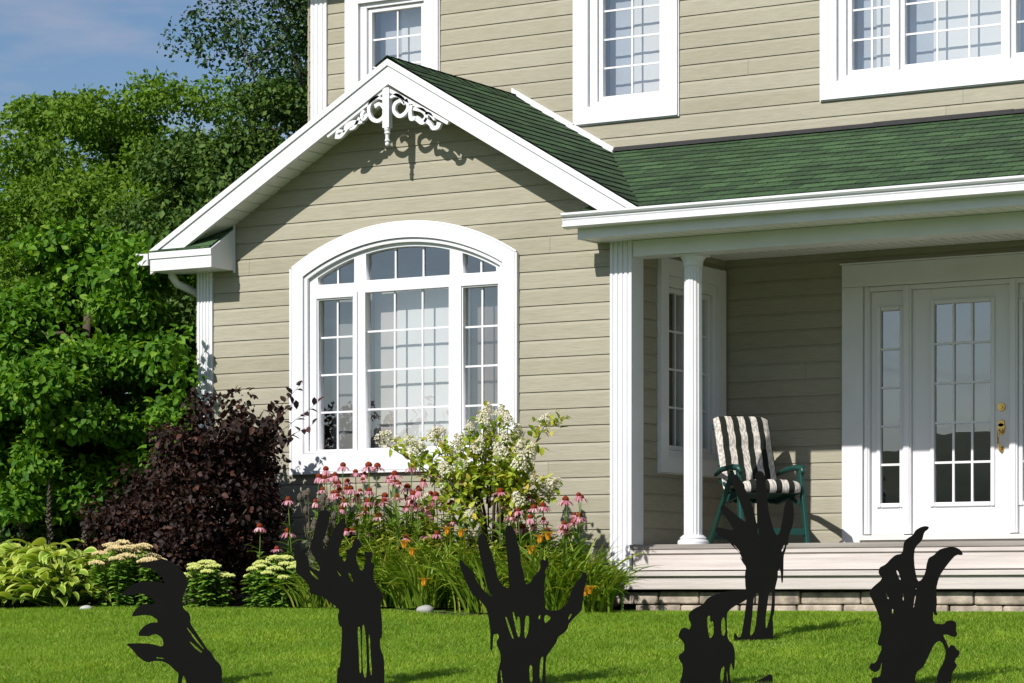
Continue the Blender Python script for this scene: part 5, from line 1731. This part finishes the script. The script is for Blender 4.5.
left_spots = [(334, 474), (347, 472), (352, 480), (330, 484), (342, 490), (322, 486), (360, 485), (371, 477), (376, 474), (388, 474), (380, 484), (392, 483), (406, 474), (401, 482), (413, 478), (420, 477),
              (338, 498), (352, 500), (365, 494), (378, 497), (391, 492), (396, 503), (384, 508), (370, 508), (404, 500), (412, 508), (420, 496), (428, 520), (404, 516), (392, 518), (426, 500), (436, 508),
              (410, 492), (356, 512), (346, 508), (330, 500), (318, 496), (445, 498), (438, 488)]
for i, (px, py) in enumerate(left_spots):
    px, py = px + rng.normal() * 7, max(466, py + rng.normal() * 9)
    coneflower(px, py, 17.95 + .5 * rng.random(), 'pink coneflower with a rust cone below the arched window, left of the hydrangea', 'coneflowers left of the hydrangea')
for i in range(70):
    px, py = rng.uniform(316, 466), rng.uniform(472, 540)
    coneflower(px, py, 17.75 + .6 * rng.random(), 'pink coneflower with a rust cone below the arched window, left of the hydrangea', 'coneflowers left of the hydrangea', .8)
for i in range(14):
    px, py = rng.uniform(500, 586), rng.uniform(488, 536)
    coneflower(px, py, 17.66 + .4 * rng.random(), 'magenta pink coneflower against the siding right of the hydrangea', 'coneflowers right of the hydrangea', .8)
right_spots = [(500, 492), (512, 500), (521, 512), (535, 497), (548, 506), (532, 518), (563, 500), (560, 524), (577, 498), (577, 516), (581, 522), (571, 530), (545, 530), (519, 528), (506, 516), (539, 508)]
for i, (px, py) in enumerate(right_spots):
    coneflower(px, py, 17.62 + .35 * rng.random(), 'magenta pink coneflower against the siding right of the hydrangea', 'coneflowers right of the hydrangea')
for (px, py), lab in zip(((262, 527), (289, 532), (278, 549), (294, 500)), ('pink coneflower leftmost of all, before the purple shrub', 'pink coneflower just left of the second cut-out hand', 'lowest pink coneflower above the lime sedum', 'pink coneflower beside the right flank of the purple shrub')):
    coneflower(px, py, 17.62, lab, 'coneflowers in front of the purple shrub')

# leafy perennials filling the bed behind the daylilies
L_FILL = mat_leaf('perennial leaf', [(0, (0.110, 0.190, 0.016)), (.5, (0.220, 0.320, 0.030)), (.86, (0.360, 0.410, 0.050)), (1, (0.52, 0.44, 0.12))], rough=.5, trans=.35, tcol=(1.25, 1.15, .55))
def perennial(px, Y, top, wpx, seed, label):
    rng = np.random.default_rng(seed)
    p = at_y(px, 600, Y); z0 = float(g_z(p.x, Y)); H = at_y(px, top, Y).z - z0
    dz = Y / (((px - 512) / F_PX) * S_ + C_); R = wpx / 2 * dz / F_PX
    n = 40
    m = MB(); P, AX, NN = [], [], []
    for k in range(n):
        a_ = rng.random() * 2 * PI; r = R * math.sqrt(rng.random())
        tip = np.array([r * math.cos(a_), r * .6 * math.sin(a_), H * (1 - .25 * (r / R)) * rng.uniform(.72, 1.02)])
        b = np.array([tip[0] * .4, tip[1] * .4, 0])
        m.tube([tuple(b), tuple((b + tip) / 2 + np.array([tip[0] * .12, 0, 0])), tuple(tip)], [.004, .0035, .002], n=5)
        for q in range(30):
            t = rng.uniform(.10, 1.0)
            c = b * (1 - t) + tip * t + np.array([tip[0] * .12, 0, 0]) * (1 - (2 * t - 1) ** 2)
            a2 = rng.random() * 2 * PI
            P.append(c); AX.append(np.array([math.cos(a2), math.sin(a2), rng.uniform(-.2, .7)])); NN.append(np.array([0, 0, 1.]) + .4 * rand_dir(1, rng)[0])
    V, F = leaf_cards(np.array(P), np.array(AX), np.array(NN), .06 + .05 * rng.random(len(P)), .018 + .014 * rng.random(len(P)))
    o = mesh_np('leafy_perennial', V, F, L_FILL)
    o.location = (p.x, Y, z0)
    tag(o, label, 'plant', 'leafy perennials in the middle of the bed')
    m.build('stems', L_STEM, o)
FP = [(330, 18.05, 500, 50, 'leafy green perennial behind the second cut-out hand'), (366, 18.05, 496, 54, 'leafy perennial among the coneflowers below the left of the arched window'),
      (400, 18.0, 500, 54, 'leafy perennial among the coneflowers below the middle of the arched window'), (432, 17.95, 500, 50, 'leafy perennial at the left foot of the hydrangea'),
      (470, 18.3, 515, 50, 'low leafy perennial behind the hydrangea stems'), (505, 17.95, 505, 50, 'leafy perennial at the right foot of the hydrangea'),
      (536, 18.05, 510, 50, 'leafy perennial among the magenta coneflowers'), (566, 18.1, 530, 44, 'leafy perennial close to the porch corner post'),
      (592, 18.2, 555, 36, 'lowest leafy perennial, beside the porch step'),
      (346, 17.66, 530, 46, 'bushy yellow green perennial right of the second cut-out hand fingers'), (384, 17.68, 526, 46, 'bushy perennial in front of the left coneflowers, nearest the pale stone'),
      (424, 17.7, 530, 46, 'bushy perennial between the left coneflowers and the hydrangea'), (462, 17.66, 534, 44, 'bushy perennial left of the spread cut-out hand fingers'),
      (500, 17.66, 534, 44, 'bushy perennial behind the raised fingers of the spread hand'), (538, 17.68, 538, 44, 'bushy perennial in front of the magenta coneflowers'),
      (572, 17.7, 552, 40, 'bushy low perennial behind the thumb of the spread hand')]
for i, a_ in enumerate(FP): perennial(a_[0], a_[1], a_[2], a_[3], 700 + i, a_[4])
# dark plant shape added for flower shadows on the wall, behind the second hand
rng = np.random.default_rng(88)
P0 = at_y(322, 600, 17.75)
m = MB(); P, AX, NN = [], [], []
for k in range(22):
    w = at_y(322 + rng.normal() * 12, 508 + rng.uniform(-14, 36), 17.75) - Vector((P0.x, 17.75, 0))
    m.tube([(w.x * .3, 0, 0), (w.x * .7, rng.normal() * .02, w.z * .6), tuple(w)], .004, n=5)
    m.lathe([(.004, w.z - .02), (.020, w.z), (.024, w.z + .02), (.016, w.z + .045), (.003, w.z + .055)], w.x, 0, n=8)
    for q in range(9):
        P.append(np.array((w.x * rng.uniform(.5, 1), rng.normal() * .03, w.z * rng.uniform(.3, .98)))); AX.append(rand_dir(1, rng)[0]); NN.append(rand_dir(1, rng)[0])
o = m.build('wall_shadow_plant', HEAD_AND_SHADOW); o.location = (P0.x, 17.75, 0.0)
tag(o, 'dark plant shape added for flower shadows on the wall, right behind the raised fingers of the second hand', 'plant')
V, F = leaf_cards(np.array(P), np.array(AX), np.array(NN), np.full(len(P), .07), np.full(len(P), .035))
mesh_np('leaves', V, F, mat_leaf('wall shadow leaf', [(0, (0.040, 0.055, 0.025)), (1, (0.09, 0.11, 0.05))], trans=.2), o)

# ------------------------------------------------------------------ panicle hydrangea
rng = np.random.default_rng(91)
HY = 17.85
hb = at_y(492, 606, HY); hb.z = 0
hyd = empty('hydrangea', hb); tag(hyd, 'panicle hydrangea on dark stems with cream white flower clusters, before the arched window', 'shrub')
heads = [(384, 438), (396, 441), (410, 442), (433, 436), (440, 433), (418, 450), (452, 455), (462, 440), (470, 428), (488, 410), (484, 418), (500, 413), (508, 420), (517, 432), (512, 445), (520, 448), (500, 452), (488, 455),
         (478, 447), (462, 464), (474, 470), (446, 470), (500, 474), (508, 468), (528, 470), (534, 478), (557, 482), (549, 487), (424, 500), (446, 485), (545, 420), (520, 462), (530, 452), (505, 438), (492, 430), (455, 446), (470, 515), (518, 500)]
m = MB()
hub = Vector((0, 0, .62))
for k in range(5):
    a_ = k * 1.3
    m.tube([(.05 * math.cos(a_), .04 * math.sin(a_), 0), (.04 * math.cos(a_ + .5), .04 * math.sin(a_), .35), (.10 * math.cos(a_), .06 * math.sin(a_), .72), (.2 * math.cos(a_), .10 * math.sin(a_), 1.0)], [.016, .014, .012, .009], n=7)
P, AX, NN = [], [], []
HM = []
for v in range(4):
    q = MB(); r_ = np.random.default_rng(900 + v)
    for k in range(140):
        t = (k + .5) / 140; aa = k * 2.3999
        R = .062 * math.sin(min(1, (1 - t) * 1.15 + .12) * PI / 2) * (1 - .35 * t)
        c = Vector((R * math.cos(aa), R * math.sin(aa), -.05 + .13 * t)) + Vector(r_.normal(size=3) * .006)
        s = .0115 * r_.uniform(.8, 1.2)
        ax = Vector(r_.normal(size=3)) * .4 + Vector((math.cos(aa), math.sin(aa), .5)); ax.normalize()
        u = ax.cross(Vector((0, 0, 1))).normalized(); w_ = ax.cross(u)
        q.add([c + u * s, c + w_ * s, c - u * s, c - w_ * s, c + ax * s * .5], [(0, 1, 4), (1, 2, 4), (2, 3, 4), (3, 0, 4)])
    HM.append(q)
proto_heads = [q.build('flower_cluster', CREAM, hyd) for q in HM]
for i, (px, py) in enumerate(heads):
    w = at_y(px, py, HY + rng.uniform(-.22, .20)) - hb
    o = proto_heads[i] if i < 4 else proto_heads[i % 4].copy()
    if i >= 4: COL.objects.link(o); o.parent = hyd
    o.location = w
    k = rng.uniform(.6, 1.0)
    o.scale = (k, k, k); lean = Vector((w.x, w.y, .55)); lean.normalize()
    o.rotation_euler = (rng.normal() * .3, lean.x * .9 + rng.normal() * .2, rng.random() * 6)
    a_ = math.atan2(w.y, w.x)
    st = Vector((.10 * math.cos(a_), .06 * math.sin(a_), rng.uniform(.6, .85)))
    mid = st.lerp(w, .5) + Vector((0, 0, -.04))
    m.tube([st, mid, w - Vector((0, 0, .04))], [.007, .005, .003], n=5)
    for q in range(56):
        t = rng.uniform(.34, 1.0)
        p = (1 - t) ** 2 * np.array(st) + 2 * t * (1 - t) * np.array(mid) + t * t * np.array(w)
        P.append(p + rng.normal(size=3) * .035); AX.append(rand_dir(1, rng)[0] + np.array([0, 0, .05])); NN.append(np.array([0, -.2, 1.]) + .5 * rand_dir(1, rng)[0])
for px, py in ((557, 424), (552, 428), (560, 420), (540, 430)):
    w = np.array(at_y(px, py, HY) - hb)
    for q in range(6): P.append(w + rng.normal(size=3) * .03); AX.append(rand_dir(1, rng)[0]); NN.append(np.array([0, 0, 1.]) + .5 * rand_dir(1, rng)[0])
m.build('stems', mat_plain('dark brown stem', (0.035, 0.018, 0.012), .8, .2, 10), hyd, smooth=True)
V, F = leaf_cards(np.array(P), np.array(AX), np.array(NN), .050 + .034 * rng.random(len(P)), .028 + .018 * rng.random(len(P)))
mesh_np('foliage', V, F, L_HYD, hyd)

# ------------------------------------------------------------------ small stones at the lawn edge
def stone(px, py, r, Y, mat, label, name='stone'):
    w = at_y(px, py, Y)
    me = bpy.data.meshes.new(name); bm = bmesh.new()
    bmesh.ops.create_icosphere(bm, subdivisions=3, radius=r)
    for v in bm.verts:
        v.co *= 1 + .12 * math.sin(v.co.x * 40) * math.sin(v.co.y * 37 + 1); v.co.z *= .62
    bm.to_mesh(me); bm.free(); me.materials.append(mat)
    me.polygons.foreach_set('use_smooth', [True] * len(me.polygons))
    o = bpy.data.objects.new(name, me); COL.objects.link(o); o.location = (w.x, Y, float(g_z(w.x, Y)) + r * .3)
    tag(o, label, 'stone')
stone(425, 610, .062, 16.95, mat_plain('pale pebble', (.30, .29, .27), .8, .2, 9), 'small pale stone at the lawn edge below the daylilies')
stone(86, 607, .050, 16.9, mat_plain('white ball', (.40, .40, .39), .6, .08, 9), 'small white garden ball at the lawn edge below the hostas', 'garden_ball')

# ------------------------------------------------------------------ mown grass
rng = np.random.default_rng(5)
def grass_points(n, y0, y1, ext):
    out = []
    y = y0 + (y1 - y0) * rng.random(n)
    lo = (((-ext - 512) / F_PX) * C_ - S_) / (((-ext - 512) / F_PX) * S_ + C_)
    hi = (((1024 + ext - 512) / F_PX) * C_ - S_) / (((1024 + ext - 512) / F_PX) * S_ + C_)
    x = y * (lo + (hi - lo) * rng.random(n))
    return x, y
xa, ya = grass_points(480000, 12.0, 18.78, 90)
xb, yb = grass_points(240000, 8.5, 18.78, 900)
x, y = np.concatenate([xa, xb]), np.concatenate([ya, yb])
front = 16.98 + .10 * np.sin(x * 1.3) + .05 * np.sin(x * 3.1 + 1)
keep = (y < front + .03 * rng.normal(size=len(x))) | ((x > -10.36) & (y < 18.79))
keep &= ~((x < -10.36) & (y > front + .06))
x, y = x[keep], y[keep]
n = len(x)
patch = np.sin(x * 2.3 + np.sin(y * 1.9) * 1.4) * np.sin(y * 2.7 + np.sin(x * 1.6)) * .5 + np.sin(x * 7.1 + y * 3) * np.sin(y * 6.3 - x * 2) * .3
h = (.024 + .018 * rng.random(n)) * (1 + .22 * patch)
h[(x > -10.6) & (y > 17.6)] *= .7
hb4 = [o for o in bpy.data.objects if o.name == 'hand_cutout.003'][0].location
h[(np.abs(x - hb4.x) < .42) & (y > hb4.y - .75) & (y < hb4.y + .12)] *= .55
az = rng.random(n) * 2 * PI
lean = (.5 + 1.2 * rng.random(n)) * h
w = .0014 + .0012 * rng.random(n)
base = np.stack([x, y, g_z(x, y) - .004], 1)
d = np.stack([np.cos(az), np.sin(az), np.zeros(n)], 1); s = np.stack([-np.sin(az), np.cos(az), np.zeros(n)], 1)
tip = base + d * lean[:, None] + np.array([0, 0, 1.]) * h[:, None]
midp = base + d * (lean * .35)[:, None] + np.array([0, 0, 1.]) * (h * .6)[:, None]
V = np.stack([base - s * w[:, None], base + s * w[:, None], midp + s * w[:, None] * .8, midp - s * w[:, None] * .8, tip], 1).reshape(-1, 3)
F = (np.array([(0, 1, 2), (0, 2, 3), (3, 2, 4)])[None] + (np.arange(n) * 5)[:, None, None]).reshape(-1, 3)
def mat_grass():
    m_ = mat_leaf('grass blade', [(0, (0.135, 0.265, 0.018)), (.5, (0.230, 0.395, 0.030)), (.90, (0.310, 0.460, 0.050)), (1, (0.48, 0.44, 0.14))], rough=.6, trans=.40, tcol=(1.25, 1.2, .5))
    nt = m_.node_tree; n_, l_ = nt.nodes, nt.links
    # drifts of deeper and paler turf
    tc = n_.new('ShaderNodeTexCoord'); nz = n_.new('ShaderNodeTexNoise'); nz.inputs['Scale'].default_value = 1.1; nz.inputs['Detail'].default_value = 5
    l_.new(tc.outputs['Object'], nz.inputs['Vector'])
    r = ramp(n_, [(.3, (.70, .78, .72)), (.52, (1, 1, 1)), (.72, (1.34, 1.20, 1.15))]); l_.new(nz.outputs['Fac'], r.inputs['Fac'])
    b = n_['Principled BSDF']
    src = b.inputs['Base Color'].links[0].from_socket
    mx = n_.new('ShaderNodeMixRGB'); mx.blend_type = 'MULTIPLY'; mx.inputs['Fac'].default_value = 1
    l_.new(src, mx.inputs['Color1']); l_.new(r.outputs['Color'], mx.inputs['Color2']); l_.new(mx.outputs['Color'], b.inputs['Base Color'])
    return m_
grass = mesh_np('grass', V, F, mat_grass())
tag(grass, 'short mown green lawn grass in front of the house', 'grass', kind='stuff')
